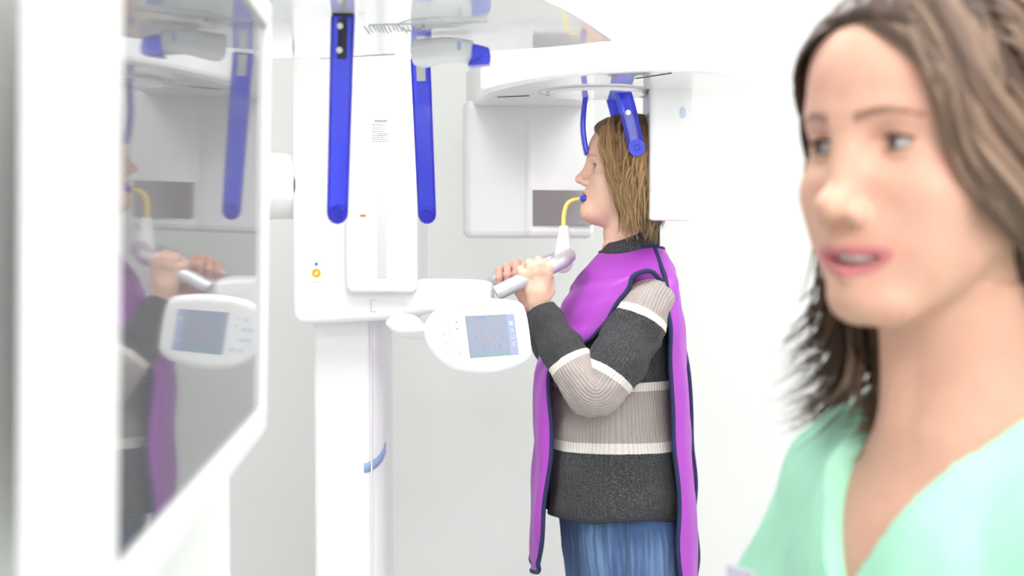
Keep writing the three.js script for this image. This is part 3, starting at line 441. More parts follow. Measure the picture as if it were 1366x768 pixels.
// hair: cap over the scalp and many tapered locks that fall and lie on the head
function hairLocks(roots, { field, steps = 30, ds = 0.01, comb, width, flat = 0.45, shade: tone, gravity = 1, stiff = 0.3, clear }) {
  const pos = [], nor = [], col = [], idx = [], uvs = [], S = 6, eps = 0.002;
  const grad = (p) => { const a = field(p.x + eps, p.y, p.z) - field(p.x - eps, p.y, p.z), b = field(p.x, p.y + eps, p.z) - field(p.x, p.y - eps, p.z), c = field(p.x, p.y, p.z + eps) - field(p.x, p.y, p.z - eps); return V(a, b, c).normalize(); };
  for (const r of roots) {
    let p = r.p.clone(), dir = r.dir.clone().normalize(); const pts = [p.clone()], out = [];
    const n = Math.round(steps * (r.len ?? 1));
    for (let i = 0; i < n; i++) {
      const t = i / n, want = comb(p, t, r).addScaledVector(V(0, -1, 0), gravity * Math.min(1, t * 2.2 + 0.15)).normalize(); dir.lerp(want, stiff).normalize();
      const q = p.clone().addScaledVector(dir, ds); const off = clear(q, t, r); const d = field(q.x, q.y, q.z) - off; const g = grad(q);
      if (r.limit) { const m = r.limit(q, t, r); if (q.z > m) q.z -= (q.z - m) * 0.6; }
      if (d < 0) q.addScaledVector(g, -d * 0.9); else if (t < (r.stick ?? 0.35)) q.addScaledVector(g, -d * 0.35);
      dir = q.clone().sub(p).normalize(); p = q; pts.push(p.clone()); out.push(g);
    }
    const base = pos.length / 3, m = pts.length, w0 = width * (r.w ?? 1), uo = (r.k * 7.13 + r.p.x * 31) % 1;
    let side0 = null;
    for (let i = 0; i < m; i++) {
      const t = i / (m - 1), tan = pts[Math.min(m - 1, i + 1)].clone().sub(pts[Math.max(0, i - 1)]).normalize(); let nn = (out[Math.min(out.length - 1, Math.max(0, i - 1))] || V(0, 1, 0)).clone(); nn.addScaledVector(tan, -nn.dot(tan)); if (nn.lengthSq() < 1e-6) nn = V(0, 0, 1); nn.normalize(); let side = tan.clone().cross(nn).normalize();
      if (side0) { side = side0.clone().addScaledVector(tan, -side0.dot(tan)).normalize().lerp(side, 0.45).normalize(); nn = side.clone().cross(tan).normalize(); } side0 = side;
      const w = w0 * Math.min(1, 0.2 + t * 5) * (1 - Math.pow(t, r.taper ?? 3) * 0.94), c = tone(r, t);
      for (let k = 0; k <= S; k++) { const f = k / S * Math.PI * 2, cx = Math.cos(f), sy = Math.sin(f); const q = pts[i].clone().addScaledVector(side, cx * w).addScaledVector(nn, sy * w * flat); pos.push(q.x, q.y, q.z); const v = side.clone().multiplyScalar(cx * flat * 1.5).addScaledVector(nn, sy + 0.15).normalize(); nor.push(v.x, v.y, v.z); col.push(...c); uvs.push(uo + k / S * w0 * 60, t * 0.9 + uo); }
    }
    for (let i = 0; i < m - 1; i++) for (let k = 0; k < S; k++) { const a = base + i * (S + 1) + k, b = a + 1; idx.push(a, a + S + 1, b, b, a + S + 1, b + S + 1); }
  }
  const g = new THREE.BufferGeometry(); g.setAttribute('position', new THREE.Float32BufferAttribute(pos, 3)); g.setAttribute('normal', new THREE.Float32BufferAttribute(nor, 3)); g.setAttribute('uv', new THREE.Float32BufferAttribute(uvs, 2)); g.setAttribute('color', new THREE.Float32BufferAttribute(col, 3)); g.setIndex(idx); return g;
}
function mergeC(list) { return mergeGeometries(list.map(g => { const n = g.index ? g.toNonIndexed() : g; for (const k of Object.keys(n.attributes)) if (!['position', 'normal', 'uv', 'color'].includes(k)) n.deleteAttribute(k); return n; })); }
const skinMat = () => new THREE.MeshPhysicalMaterial({ vertexColors: true, roughness: 0.48, specularIntensity: 0.6, sheen: 0.15, sheenRoughness: 0.5, sheenColor: lin(0.9, 0.6, 0.5) });
const streaks = (() => { const row = []; for (let i = 0; i < 512; i++) row.push(rnd()); return [true, false].map(c => dataTex(512, 256, (u, v, x) => { const n = noise3(x * 0.11, v * 2.2, 3) * 0.5 + noise3(x * 0.45, v * 3, 8) * 0.3, k = 0.72 + 0.3 * n + 0.3 * (row[x] - 0.5); return c ? [k, k, k] : 0.5 + (k - 0.72) * 0.9; }, c)); })();
const hairMat = () => new THREE.MeshPhysicalMaterial({ vertexColors: true, map: streaks[0], bumpMap: streaks[1], bumpScale: 0.0009, roughness: 0.46, specularIntensity: 0.8 });
function lashGeos(o) { const list = [], ek = o.eyeOpen ?? 0.0052; for (const s of [1, -1]) for (const [sg, r] of [[1, 0.00125], [-1, 0.0005]]) { const pts = []; for (let i = 0; i <= 20; i++) { const e = -1 + i / 10 * 1, x = 0.0138 * e, y = sg * ek * Math.sqrt(Math.max(0, 1 - e * e)) + x * s * 0 + 0.0002, z = Math.sqrt(Math.max(1e-6, 0.0149 ** 2 - x * x - y * y)); pts.push(V(s * (0.031 + x), y - 0.0005, 0.0635 + z + (sg > 0 ? 0.0006 : 0))); } list.push(paint(sweep(pts, (t) => r * (0.35 + 0.65 * Math.sin(Math.PI * clamp(t))) , { seg: 8, up: V(0, 0, 1) }), () => o.lash)); } return list; }
// a hand: palm from the wrist to four knuckles, finger chains and a thumb
const handField = (wrist, wr, knuckles, fingers, thumb) => (x, y, z) => {
  const p = [x, y, z]; let d = 1;
  d = capV(p, wrist, knuckles[1][0].clone().lerp(knuckles[2][0], 0.5).lerp(wrist, 0.6), wr, wr * 0.98);
  for (const [k, r] of knuckles) d = smin(d, capV(p, wrist.clone().lerp(k, 0.18), k, wr * 0.62, r), 0.012);
  for (let i = 0; i < 3; i++) d = smin(d, capV(p, knuckles[i][0].clone().lerp(wrist, 0.12), knuckles[i + 1][0].clone().lerp(wrist, 0.12), 0.0095, 0.0095), 0.008);
  for (const f of fingers) { let e = 1; for (let i = 0; i < f.length - 1; i++) e = smin(e, capV(p, f[i][0], f[i + 1][0], f[i][1], f[i + 1][1]), 0.003); d = smin(d, e, 0.0035); }
  let e = 1; for (let i = 0; i < thumb.length - 1; i++) e = smin(e, capV(p, thumb[i][0], thumb[i + 1][0], thumb[i][1], thumb[i + 1][1]), 0.004); return smin(d, e, 0.008);
};
const boundsOf = (pts, m) => { const b = new THREE.Box3().setFromPoints(pts); return [b.min.clone().subScalar(m).toArray(), b.max.clone().addScalar(m).toArray()]; };
function relaxedHand(w, dir, side, down, colorOf) { // dir along the hand, side towards the thumb, down towards the palm
  const at4 = (a, b, c) => w.clone().addScaledVector(dir, a).addScaledVector(side, b).addScaledVector(down, c);
  const K = [[0.082, 0.028, 0.0095], [0.086, 0.009, 0.0098], [0.082, -0.01, 0.0092], [0.074, -0.027, 0.0083]].map(([a, b, r]) => [at4(a, b, 0), r]);
  const F = K.map(([k, r], i) => { const L = [0.9, 1, 0.94, 0.74][i]; const q = (a, c) => k.clone().addScaledVector(dir, a * L).addScaledVector(down, c * L); return [[k, r], [q(0.04, 0.008), r * 0.95], [q(0.062, 0.022), r * 0.88], [q(0.078, 0.038), r * 0.76]]; });
  const T = [[at4(0.02, 0.018, 0.006), 0.014], [at4(0.045, 0.042, 0.016), 0.0115], [at4(0.07, 0.05, 0.024), 0.0098], [at4(0.088, 0.048, 0.03), 0.0082]];
  const [lo, hi] = boundsOf([w, ...F.flat().map(k => k[0]), ...T.map(k => k[0])], 0.03); return meshField(handField(w, 0.021, K, F, T), lo, hi, 0.003, colorOf);
}

// ---------------------------------------------------------------- the patient
{
  const D = 2.95, gx = (825 - 683) / FOCAL * D;
  const who = thing('person', 'person in profile in a purple apron over a striped sweater, biting on the machine', 'person', [gx, 0, -D]);
  who.rotation.y = -Math.PI / 2; who.updateMatrixWorld(true);
  const sP = Math.sin(PITCH), cP = Math.cos(PITCH);
  // own axes: x to the person's left (towards the viewer), y up, z forward; s is the distance from the middle plane
  const pl = (px, py, s = 0) => who.worldToLocal(at(px, py, (D - s) / ((384 - py) / FOCAL * sP + cP)));
  const fl = (v) => who.worldToLocal(v.clone());
  const O = { bridge: 0.0035, blotch: 0.3, skin: [0.78, 0.5, 0.38], flush: [0.76, 0.4, 0.31], lips: [0.5, 0.19, 0.17], brow: [0.3, 0.19, 0.12], browK: 0.7, lash: [0.1, 0.06, 0.05], bite: 0.006, open: 0.001, mouthW: 0.0225, cornerUp: -0.001, mouthY: -0.0705, noseY: -0.031, noseZ: 0.1035, chinZ: 0.076, lipZ: 0.003, submental: 0.034, eyeOpen: 0.005, look: [0.05, -0.05, 1], iris: [0.12, 0.13, 0.12], neckR: 0.05, neckZ: 0.028 };
  const tilt = -0.1, Hd = pl(767, 238.5).sub(V(0, -0.031, 0.114).applyAxisAngle(V(1, 0, 0), tilt)), headM = new THREE.Matrix4().makeRotationX(tilt).setPosition(Hd), hf = headField(O);
  const headGeo = meshField(hf, [-0.095, -0.21, -0.13], [0.095, 0.13, 0.13], 0.0024, headColors(O)).applyMatrix4(headM);
  const skinTone = (x, y, z) => { const n = noise3(x * 70, y * 70, z * 70); return O.skin.map((v, i) => v * (1 + 0.04 * n * (i ? 1.3 : 0.7))); };
  const redTone = (x, y, z) => mix3(skinTone(x, y, z), [0.66, 0.32, 0.26], 0.5);

  // joints
  const J = { shL: pl(866, 404, 0.135), elL: pl(800, 521, 0.235), wrL: pl(719, 411, 0.14), shR: pl(866, 404, -0.135), elR: pl(775, 505, -0.24), wrR: pl(708, 404, -0.17) };
  const nb = Hd.clone().add(V(0, -0.2, -0.012));
  const body = (x, y, z) => {
    const p = [x, y, z], ax = Math.abs(x);
    let d = ell(x, y, z, 0, 1.12, -0.012, 0.14, 0.23, 0.095);
    d = smin(d, ell(x, y, z, 0, 0.9, -0.01, 0.135, 0.18, 0.1), 0.06);
    d = smin(d, cap(x, y, z, nb.x, nb.y + 0.06, nb.z + 0.02, 0.047, nb.x, nb.y - 0.08, nb.z - 0.01, 0.05), 0.04);
    d = smin(d, cap(ax, y, z, 0.03, J.shL.y + 0.01, J.shL.z + 0.01, 0.034, J.shL.x - 0.015, J.shL.y, J.shL.z, 0.034), 0.03);
    d = smin(d, capV(p, J.shL, J.elL, 0.036, 0.032), 0.03); d = smin(d, capV(p, J.elL, J.wrL, 0.034, 0.022), 0.02);
    d = smin(d, capV(p, J.shR, J.elR, 0.036, 0.032), 0.03); d = smin(d, capV(p, J.elR, J.wrR, 0.034, 0.022), 0.02);
    d = smin(d, cap(ax, y, z, 0.08, 0.8, -0.012, 0.06, 0.085, 0.46, -0.005, 0.045), 0.05);
    d = smin(d, cap(ax, y, z, 0.085, 0.46, 0, 0.053, 0.085, 0.09, -0.025, 0.036), 0.03);
    return smin(d, ell(ax, y, z, 0.09, 0.045, 0.035, 0.036, 0.034, 0.11), 0.02);
  };
  const bodyGeo = meshField(body, [-0.33, 0, -0.2], [0.33, 1.46, 0.26], 0.012, skinTone);

  // hands: chains of joints closed round the handle
  const chain = (list) => list; // [[Vector3, radius], ...]
  // the near (left) hand: back to the viewer, fingers over the bar and down behind it
  const near = (() => {
    const s = 0.163, w = pl(719, 411, 0.145), K = [[732, 356], [721.5, 352.5], [709, 355.5], [697.5, 364]].map((q, i) => [pl(q[0], q[1], s + [0.002, 0.006, 0.005, 0][i]), [0.0105, 0.0108, 0.01, 0.009][i]]);
    const F = K.map(([k, r], i) => { const L = [0.9, 1, 0.95, 0.8][i]; return [[k, r], [k.clone().add(V(-0.03 * L, 0.007, 0.004)), r * 0.92], [k.clone().add(V(-0.044 * L, -0.014 * L, 0.006)), r * 0.86], [k.clone().add(V(-0.036 * L, -0.032 * L, 0.006)), r * 0.76]]; });
    const T = [[w.clone().lerp(K[0][0], 0.3).add(V(-0.004, 0, -0.008)), 0.014], [pl(733, 388, s - 0.026), 0.0115], [pl(733, 373, s - 0.044), 0.0098], [pl(724, 368, s - 0.056), 0.0085]];
    const [lo, hi] = boundsOf([w, ...K.map(k => k[0]), ...F.flat().map(k => k[0]), ...T.map(k => k[0])], 0.035);
    return meshField(handField(w, 0.0215, K, F, T), lo, hi, 0.0024, skinTone);
  })();
  // the far (right) hand: fingers come over the bar towards the viewer
  const far = (() => {
    const s = -0.16, w = pl(708, 405, -0.165), K = [[703, 355], [692, 353], [680, 356], [669, 361]].map((q, i) => [pl(q[0], q[1], s - 0.008), [0.0102, 0.0104, 0.0098, 0.0088][i]]);
    const F = K.map(([k, r], i) => { const L = [0.95, 1, 0.95, 0.85][i]; return [[k, r], [k.clone().add(V(0.034 * L, 0.003, 0.005)), r * 0.97], [k.clone().add(V(0.052 * L, -0.018 * L, 0.005)), r * 0.93], [k.clone().add(V(0.047 * L, -0.038 * L, 0.004)), r * 0.84]]; });
    const T = [[w.clone().lerp(K[0][0], 0.35), 0.014], [pl(712, 378, s + 0.03), 0.0115], [pl(706, 366, s + 0.045), 0.0102], [pl(694, 360, s + 0.052), 0.0088]];
    const [lo, hi] = boundsOf([w, ...K.map(k => k[0]), ...F.flat().map(k => k[0]), ...T.map(k => k[0])], 0.035);
    return meshField(handField(w, 0.021, K, F, T), lo, hi, 0.0024, redTone);
  })();
  void chain;
  part(who, 'body', mergeC([headGeo, ...[...eyeGeos(O), ...lashGeos(O)].map(g => g.applyMatrix4(headM)), bodyGeo, near, far]), skinMat());

  // knit: bands of dyed yarn with ribs along v
  const DARK = [0.024, 0.024, 0.029], GREY = [0.38, 0.325, 0.31], CREAM = [0.78, 0.74, 0.68];
  const toS = (c) => c <= 0.0031308 ? c * 12.92 : 1.055 * Math.pow(c, 1 / 2.4) - 0.055;
  const knit = (w, h, ribs, rows, bandOf) => {
    const A = [], Bm = [];
    const map = dataTex(w, h, (u, v, x, y) => { const rib = 0.5 + 0.5 * Math.cos(u * ribs * Math.PI * 2), row = 0.5 + 0.5 * Math.cos((v * rows + 0.5 * Math.sin(u * ribs * Math.PI * 2)) * Math.PI * 2); const b = bandOf(v + 0.0015 * (rnd() - 0.5), u); let c = b === 0 ? DARK : b === 1 ? GREY : CREAM; const f = rnd(); if (b === 0) c = mix3(c, [0.5, 0.49, 0.49], f > 0.84 ? 0.6 * rnd() : 0.06 * f); else c = mix3(c, [0.72, 0.66, 0.63], 0.35 * f - 0.08); A.push(0); Bm[y * w + x] = 0.15 + 0.5 * rib * (0.55 + 0.45 * row) + 0.25 * f; const k = 0.86 + 0.14 * rib; return c.map(q => toS(clamp(q * k))); }, true);
    const bump = dataTex(w, h, (u, v, x, y) => Bm[y * w + x]);
    return new THREE.MeshPhysicalMaterial({ map, bumpMap: bump, bumpScale: 0.0035, roughness: 0.95, sheen: 0.1, sheenRoughness: 0.8, sheenColor: lin(0.6, 0.58, 0.57) });
  };
  const sgn = (c, e) => Math.sign(c) * Math.pow(Math.abs(c), e);
  const ringXZ = (zf, zb, w, y, n = 72, e = 0.86, dy) => { const r = []; for (let i = 0; i < n; i++) { const f = Math.PI + i / n * Math.PI * 2, c = Math.cos(f), s = -Math.sin(f); r.push(V(w * sgn(c, e), y + (dy ? dy(c, s) : 0), (zf + zb) / 2 + (zf - zb) / 2 * sgn(s, e))); } return r; };
  const rowsOf = (list, n) => { const cs = [0, 1, 2, 3].map(k => new THREE.CatmullRomCurve3(list.map((r, i) => V(i, r[k], 0)), false, 'catmullrom', 0.5)); const out = []; for (let i = 0; i <= n; i++) { const t = i / n; out.push(cs.map(c => c.getPoint(t).y)); } return out; };
  // sweater: trunk [py, front px, back px, half width]
  const trunkRows = rowsOf([[673, 729, 910, 0.18], [640, 727, 909, 0.182], [590, 729, 904, 0.172], [540, 731, 902, 0.166], [490, 735, 900, 0.165], [440, 745, 895, 0.162], [405, 762, 890, 0.148], [385, 774, 886, 0.122], [368, 786, 881, 0.088], [350, 800, 876, 0.055]], 90);
  const yTop = pl(0, 350).y, yBot = pl(0, 673).y;
  const band = (py) => (pl(0, py).y - yBot) / (yTop - yBot);
  const trunk = skin(trunkRows.map(([py, f, b, w], j) => { const y = pl(0, py).y, t = j / 90; return ringXZ(pl(f, py).z, pl(b, py).z, w, y, 96, lerp(0.66, 0.86, sstep(0, 0.5, t)), (c, s) => t < 0.06 ? (1 - t / 0.06) * (0.004 * Math.sin(c * 4 + s * 6) + 0.008 * Math.exp(-(((s + 0.05) / 0.2) ** 2))) : 0).map((p) => { const k = 0.006 * noise3(p.x * 7, p.y * 9, p.z * 7) + 0.003 * noise3(p.x * 20, p.y * 16, p.z * 20); const m = (pl(f, py).z + pl(b, py).z) / 2; return V(p.x * (1 + k / w), p.y, m + (p.z - m) * (1 + k / 0.15)); }); }), { capEnd: true, uvs: (u, v, q) => [u, (q.y - yBot) / (yTop - yBot)] });
  const trunkMat = knit(1024, 1024, 120, 150, (v) => v < band(589) ? 0 : v < band(576) ? 2 : v < band(511) ? 1 : v < band(500) ? 2 : v < band(405) ? 0 : v < band(394) ? 2 : 1);
  const sweater = part(who, 'sweater', trunk, trunkMat, 'striped charcoal, greige and cream ribbed sweater');
  // rolled hem
  part(sweater, 'hem', sweep([...trunk.attributes.position.array].length ? (() => { const p = trunk.attributes.position, a = []; for (let i = 0; i <= 96; i++) a.push(V(p.getX(i), p.getY(i), p.getZ(i))); return a; })() : [], 0.0035, { seg: 8, capStart: false, capEnd: false }), new THREE.MeshStandardMaterial({ color: lin(...DARK), roughness: 0.95 }));
  // sleeves
  const sleeveMat = knit(512, 1024, 46, 120, (v) => v < 0.185 ? 1 : v < 0.215 ? 2 : v < 0.475 ? 0 : v < 0.5 ? 2 : v < 0.72 ? 1 : v < 0.75 ? 2 : 0);
  const sleeve = (pts, rad, crease) => {
    const c = new THREE.CatmullRomCurve3(pts, false, 'centripetal'), n = 90, P = c.getSpacedPoints(n), rings = [];
    let side = V(1, 0, 0);
    for (let i = 0; i <= n; i++) { const t = i / n, tan = c.getTangentAt(t); side = side.clone().addScaledVector(tan, -side.dot(tan)).normalize(); const u = tan.clone().cross(side).normalize(), r = rad(t), ring = []; for (let k = 0; k < 48; k++) { const f = Math.PI + k / 48 * Math.PI * 2; const q = P[i].clone().addScaledVector(side, Math.cos(f) * r).addScaledVector(u, Math.sin(f) * r); let e = 0.0045 * noise3(q.x * 14, q.y * 14, q.z * 14) + 0.0025 * noise3(q.x * 34, q.y * 34, q.z * 34); const inner = q.clone().sub(P[i]).normalize().dot(crease); e += -0.011 * Math.exp(-(((t - 0.535) / 0.035) ** 2)) * clamp(inner) ; ring.push(q.addScaledVector(q.clone().sub(P[i]).normalize(), e)); } rings.push(ring); }
    return skin(rings, { capEnd: true, capStart: true });
  };
  const radiusAt = (tab) => (t) => { for (let i = 1; i < tab.length; i++) if (t <= tab[i][0]) { const k = (t - tab[i - 1][0]) / (tab[i][0] - tab[i - 1][0]); return lerp(tab[i - 1][1], tab[i][1], k * k * (3 - 2 * k)); } return tab[tab.length - 1][1]; };
  const sR = radiusAt([[0, 0.03], [0.1, 0.055], [0.22, 0.062], [0.38, 0.0615], [0.5, 0.057], [0.62, 0.052], [0.78, 0.0455], [0.93, 0.037], [1, 0.0335]]);
  const upL = [pl(874, 386, 0.1), pl(863, 404, 0.15), pl(841, 450, 0.18), pl(812, 502, 0.215), pl(793, 524, 0.222), pl(773, 504, 0.212), pl(748, 464, 0.185), pl(721, 413, 0.15)];
  part(sweater, 'sleeve', sleeve(upL, sR, V(0, 0.75, 0.65)), sleeveMat);
  const upR = [pl(874, 386, -0.1), pl(863, 404, -0.15), pl(836, 450, -0.19), pl(800, 498, -0.225), pl(780, 512, -0.23), pl(760, 498, -0.225), pl(738, 464, -0.2), pl(708, 412, -0.17)];
  part(sweater, 'sleeve', sleeve(upR, sR, V(0, 0.75, 0.65)), sleeveMat);
  // collar
  { const C = rowsOf([[342, 799, 880, 0.07], [333, 800, 880, 0.062], [324, 800, 880, 0.0595], [316, 803, 880, 0.0585], [312, 806, 878, 0.056], [316, 808, 875, 0.053], [326, 808, 873, 0.052]], 40); const dn = (c, s) => 0.012 * -s; const mat = knit(512, 128, 50, 22, () => 0);
    part(sweater, 'collar', skin(C.map(([py, f, b, w]) => ringXZ(pl(f, py).z, pl(b, py).z, w, pl(0, py).y, 72, 0.95, (c, s) => -0.026 * s + 0.004 * Math.sin(c * 4))), {}), mat, 'dark knit collar round the neck'); void dn; }

  // jeans
  const denim = (() => { const B = []; const map = dataTex(1024, 1024, (u, v, x, y) => { const tw = ((x + y * 2) % 4) / 4, n = 0.5 + 0.5 * noise3(u * 4, v * 2, 2), m = 0.5 + 0.5 * noise3(u * 60, v * 2.5, 5), g = rnd(); const fade = sstep(0.3, 0.95, 0.55 * n + 0.45 * m); B[y * 1024 + x] = 0.5 + 0.3 * tw + 0.2 * g; return mix3(mix3([0.2, 0.29, 0.46], [0.43, 0.54, 0.69], fade * 0.85), [0.68, 0.76, 0.86], 0.16 * g + 0.06 * tw); }, true); return new THREE.MeshStandardMaterial({ map, bumpMap: dataTex(1024, 1024, (u, v, x, y) => B[y * 1024 + x]), bumpScale: 0.0006, roughness: 0.9 }); })();
  const leg = (sd, sh) => { const R = rowsOf([[1190, 778 + sh, 846 + sh, 0.062], [1050, 776 + sh, 862 + sh, 0.066], [930, 772 + sh, 876 + sh, 0.072], [830, 764 + sh, 882 + sh, 0.08], [768, 758 + sh, 886 + sh, 0.085], [720, 752 + sh, 888 + sh, 0.085], [680, 748 + sh, 885 + sh, 0.079], [640, 748 + sh, 876 + sh, 0.07]], 80); return skin(R.map(([py, f, b, w], j) => ringXZ(pl(f, py).z, pl(b, py).z, w, pl(0, py).y, 64, 0.92).map(p => { const k = 0.003 * noise3(p.x * 9 + sd, p.y * 6, p.z * 9) + 0.0012 * noise3(p.x * 9, p.y * 22, p.z * 9 + sd); return V(p.x * (1 + k / 0.1) + sd * 0.086, p.y, p.z + k * Math.sign(p.z)); })), { capStart: true, capEnd: true }); };
  const jeans = part(who, 'jeans', merge([leg(1, 15), leg(-1, -4)]), denim, 'faded blue jeans');
  const thread = new THREE.MeshStandardMaterial({ color: lin(0.06, 0.1, 0.2), roughness: 0.9 });
  { const a = []; for (const py of [660, 690, 720, 750, 780, 820]) a.push(pl(838 - (py - 660) * 0.02, py, 0.169 + (py - 660) * 0.00004)); part(jeans, 'side_seam', sweep(curvePts(a, 30), () => 0.0018, { seg: 6 }), thread); }
  { const a = [[884, 682, 0.152], [885, 696, 0.152], [888, 708, 0.147], [893, 715, 0.136]].map(q => pl(...q)); part(jeans, 'pocket_seam', sweep(curvePts(a, 20), () => 0.0016, { seg: 6 }), thread); }
  for (const s of [1, -1]) part(who, 'shoe', meshField((x, y, z) => smax(smin(ell(x, y, z, s * 0.088, 0.04, 0.065, 0.044, 0.042, 0.1), ell(x, y, z, s * 0.086, 0.05, -0.03, 0.042, 0.055, 0.06), 0.03), -(y - 0.001), 0.003), [s * 0.088 - 0.07, -0.01, -0.12], [s * 0.088 + 0.07, 0.13, 0.19], 0.008), new THREE.MeshStandardMaterial({ color: lin(0.05, 0.05, 0.06), roughness: 0.6 }));

  // purple lead apron with navy piping: front and back sheets
  const purple = new THREE.MeshPhysicalMaterial({ color: lin(0.36, 0.05, 0.46), roughness: 0.5, clearcoat: 0.08, clearcoatRoughness: 0.4, side: THREE.DoubleSide });
  const navy = new THREE.MeshStandardMaterial({ color: lin(0.012, 0.018, 0.075), roughness: 0.75 });
  const apron = new THREE.Group(); apron.name = 'apron'; apron.userData.label = 'purple lead apron with navy edging'; who.add(apron);
  const lerpRows = (rows, n) => { const k = rows[0].length, cs = []; for (let i = 0; i < k; i++) cs.push(new THREE.CatmullRomCurve3(rows.map((r, j) => V(j, r[i], 0)), false, 'catmullrom', 0.45)); const out = []; for (let j = 0; j <= n; j++) out.push(cs.map(c => c.getPoint(j / n).y)); return out; };
  // row: edge px, py, s; middle px, py; how square the turn is
  const sheet = (rows, n, farShift, fold) => {
    const grid = [], HC = 22;
    for (const [j, [ex, ey, es, mx, my, q]] of lerpRows(rows, n).entries()) {
      const E = pl(ex, ey, es), Cc = pl(mx, my, 0), row = [];
      const half = (sg) => { const a = []; const e = V(sg * es, E.y, E.z + (sg < 0 ? farShift * sstep(0.1, 0.5, j / n) : 0)), ctrl = V(sg * es * lerp(0.75, 1.02, q), lerp(E.y, Cc.y, 0.55), lerp(E.z, Cc.z, q)); for (let i = 0; i <= HC; i++) { const t = i / HC; const c2 = V(sg * es * 0.4, Cc.y, Cc.z); const p = new THREE.CubicBezierCurve3(e, ctrl, c2, Cc).getPoint(t); a.push(p); } return a; };
      const A = half(1), B = half(-1); row.push(...A, ...B.slice(0, -1).reverse()); grid.push(row);
    }
    const m = grid[0].length; grid.forEach((row, j) => row.forEach((p, i) => { const k = fold(i / (m - 1), j / n, p); p.z += k; }));
    const th = 0.0028, nr = (j, i) => { const a = grid[Math.min(n, j + 1)][i], b = grid[Math.max(0, j - 1)][i], c = grid[j][Math.min(m - 1, i + 1)], d = grid[j][Math.max(0, i - 1)]; return a.clone().sub(b).cross(c.clone().sub(d)).normalize(); };
    const off = (k) => grid.map((row, j) => row.map((p, i) => p.clone().addScaledVector(nr(j, i), k)));
    const g1 = skin(off(th), { closed: false }), g2 = skin(off(-th).map(r => r.slice().reverse()), { closed: false });
    return { geo: merge([g1, g2]), grid };
  };
  const pipe = (pts, r = 0.0052) => sweep(curvePts(pts, Math.max(20, pts.length * 2)), () => [r, r], { seg: 10, up: V(0.3, 0.2, 0.93) });
  const front = sheet([[873, 330, 0.058, 801, 337, 0.75], [881, 352, 0.1, 789, 350, 0.72], [888, 376, 0.155, 777, 366, 0.7], [873, 365, 0.178, 768, 380, 0.72], [857, 361.5, 0.184, 761, 391, 0.74], [842, 372, 0.186, 755, 402, 0.76], [831, 394, 0.185, 748, 415, 0.78], [814, 424, 0.18, 739, 436, 0.8], [795, 443, 0.174, 731, 455, 0.84], [777, 456, 0.168, 725, 470, 0.88], [757, 470, 0.16, 720, 486, 0.9], [737, 490, 0.152, 717, 505, 0.92], [732, 560, 0.146, 714, 570, 0.92], [730, 625, 0.144, 713.5, 632, 0.92], [725, 690, 0.14, 712.5, 694, 0.92], [717, 752, 0.135, 712, 757, 0.92]], 110, 0, (u, v, p) => 0.008 * noise3(u * 3, v * 7, 4) * sstep(0, 0.2, v) + 0.004 * Math.sin(u * 9 + v * 14) * sstep(0.1, 0.3, v) * sstep(0.75, 0.4, v));
  part(apron, 'front_panel', front.geo, purple);
  const back = sheet([[873, 330, 0.058, 884, 332, 0.75], [881, 352, 0.1, 894, 352, 0.8], [889, 377, 0.16, 901, 378, 0.85], [892, 420, 0.178, 907, 424, 0.88], [894, 480, 0.176, 911, 484, 0.9], [898, 560, 0.172, 916, 564, 0.9], [902, 640, 0.172, 920, 644, 0.9], [906, 720, 0.172, 923, 724, 0.9], [908, 800, 0.17, 925, 803, 0.9], [909, 850, 0.17, 926, 852, 0.9]], 90, -0.082, (u, v) => 0.005 * noise3(u * 3 + 9, v * 6, 1) * sstep(0, 0.2, v));
  part(apron, 'back_panel', back.geo, purple);
  const col = (G, i) => G.map(r => r[i]), lastC = front.grid[0].length - 1;
  for (const [S, nm] of [[front, 'front'], [back, 'back']]) { for (const i of [0, lastC]) part(apron, 'piping', pipe(col(S.grid, i).filter((_, k) => k % 2 === 0)), navy); part(apron, 'piping', pipe(S.grid[0]), navy); part(apron, 'piping', pipe(S.grid[S.grid.length - 1]), navy); void nm; }

  // hair: chin-length bob, golden brown
  const keep = (x, y, z) => z - (0.034 + 0.6 * y);
  const capGeo = meshField((x, y, z) => smax(hf(x, y, z) - 0.011 - 0.002 * noise3(x * 60, y * 15, z * 60), keep(x, y, z), 0.01), [-0.1, -0.11, -0.14], [0.1, 0.14, 0.11], 0.0035, (x, y, z) => [0.36, 0.2, 0.08].map(v => v * (1 + 0.3 * noise3(x * 90, y * 20, z * 90))));
  const limit = (q, t, r) => (q.y > 0.05 ? 0.072 : q.y > -0.007 ? lerp(0.052, 0.072, (q.y + 0.007) / 0.057) : q.y > -0.1 ? lerp(0.014, 0.052, (q.y + 0.1) / 0.093) : 0.014) - 0.024 * r.layer + 0.008 * r.b;
  const roots = []; let guard = 0;
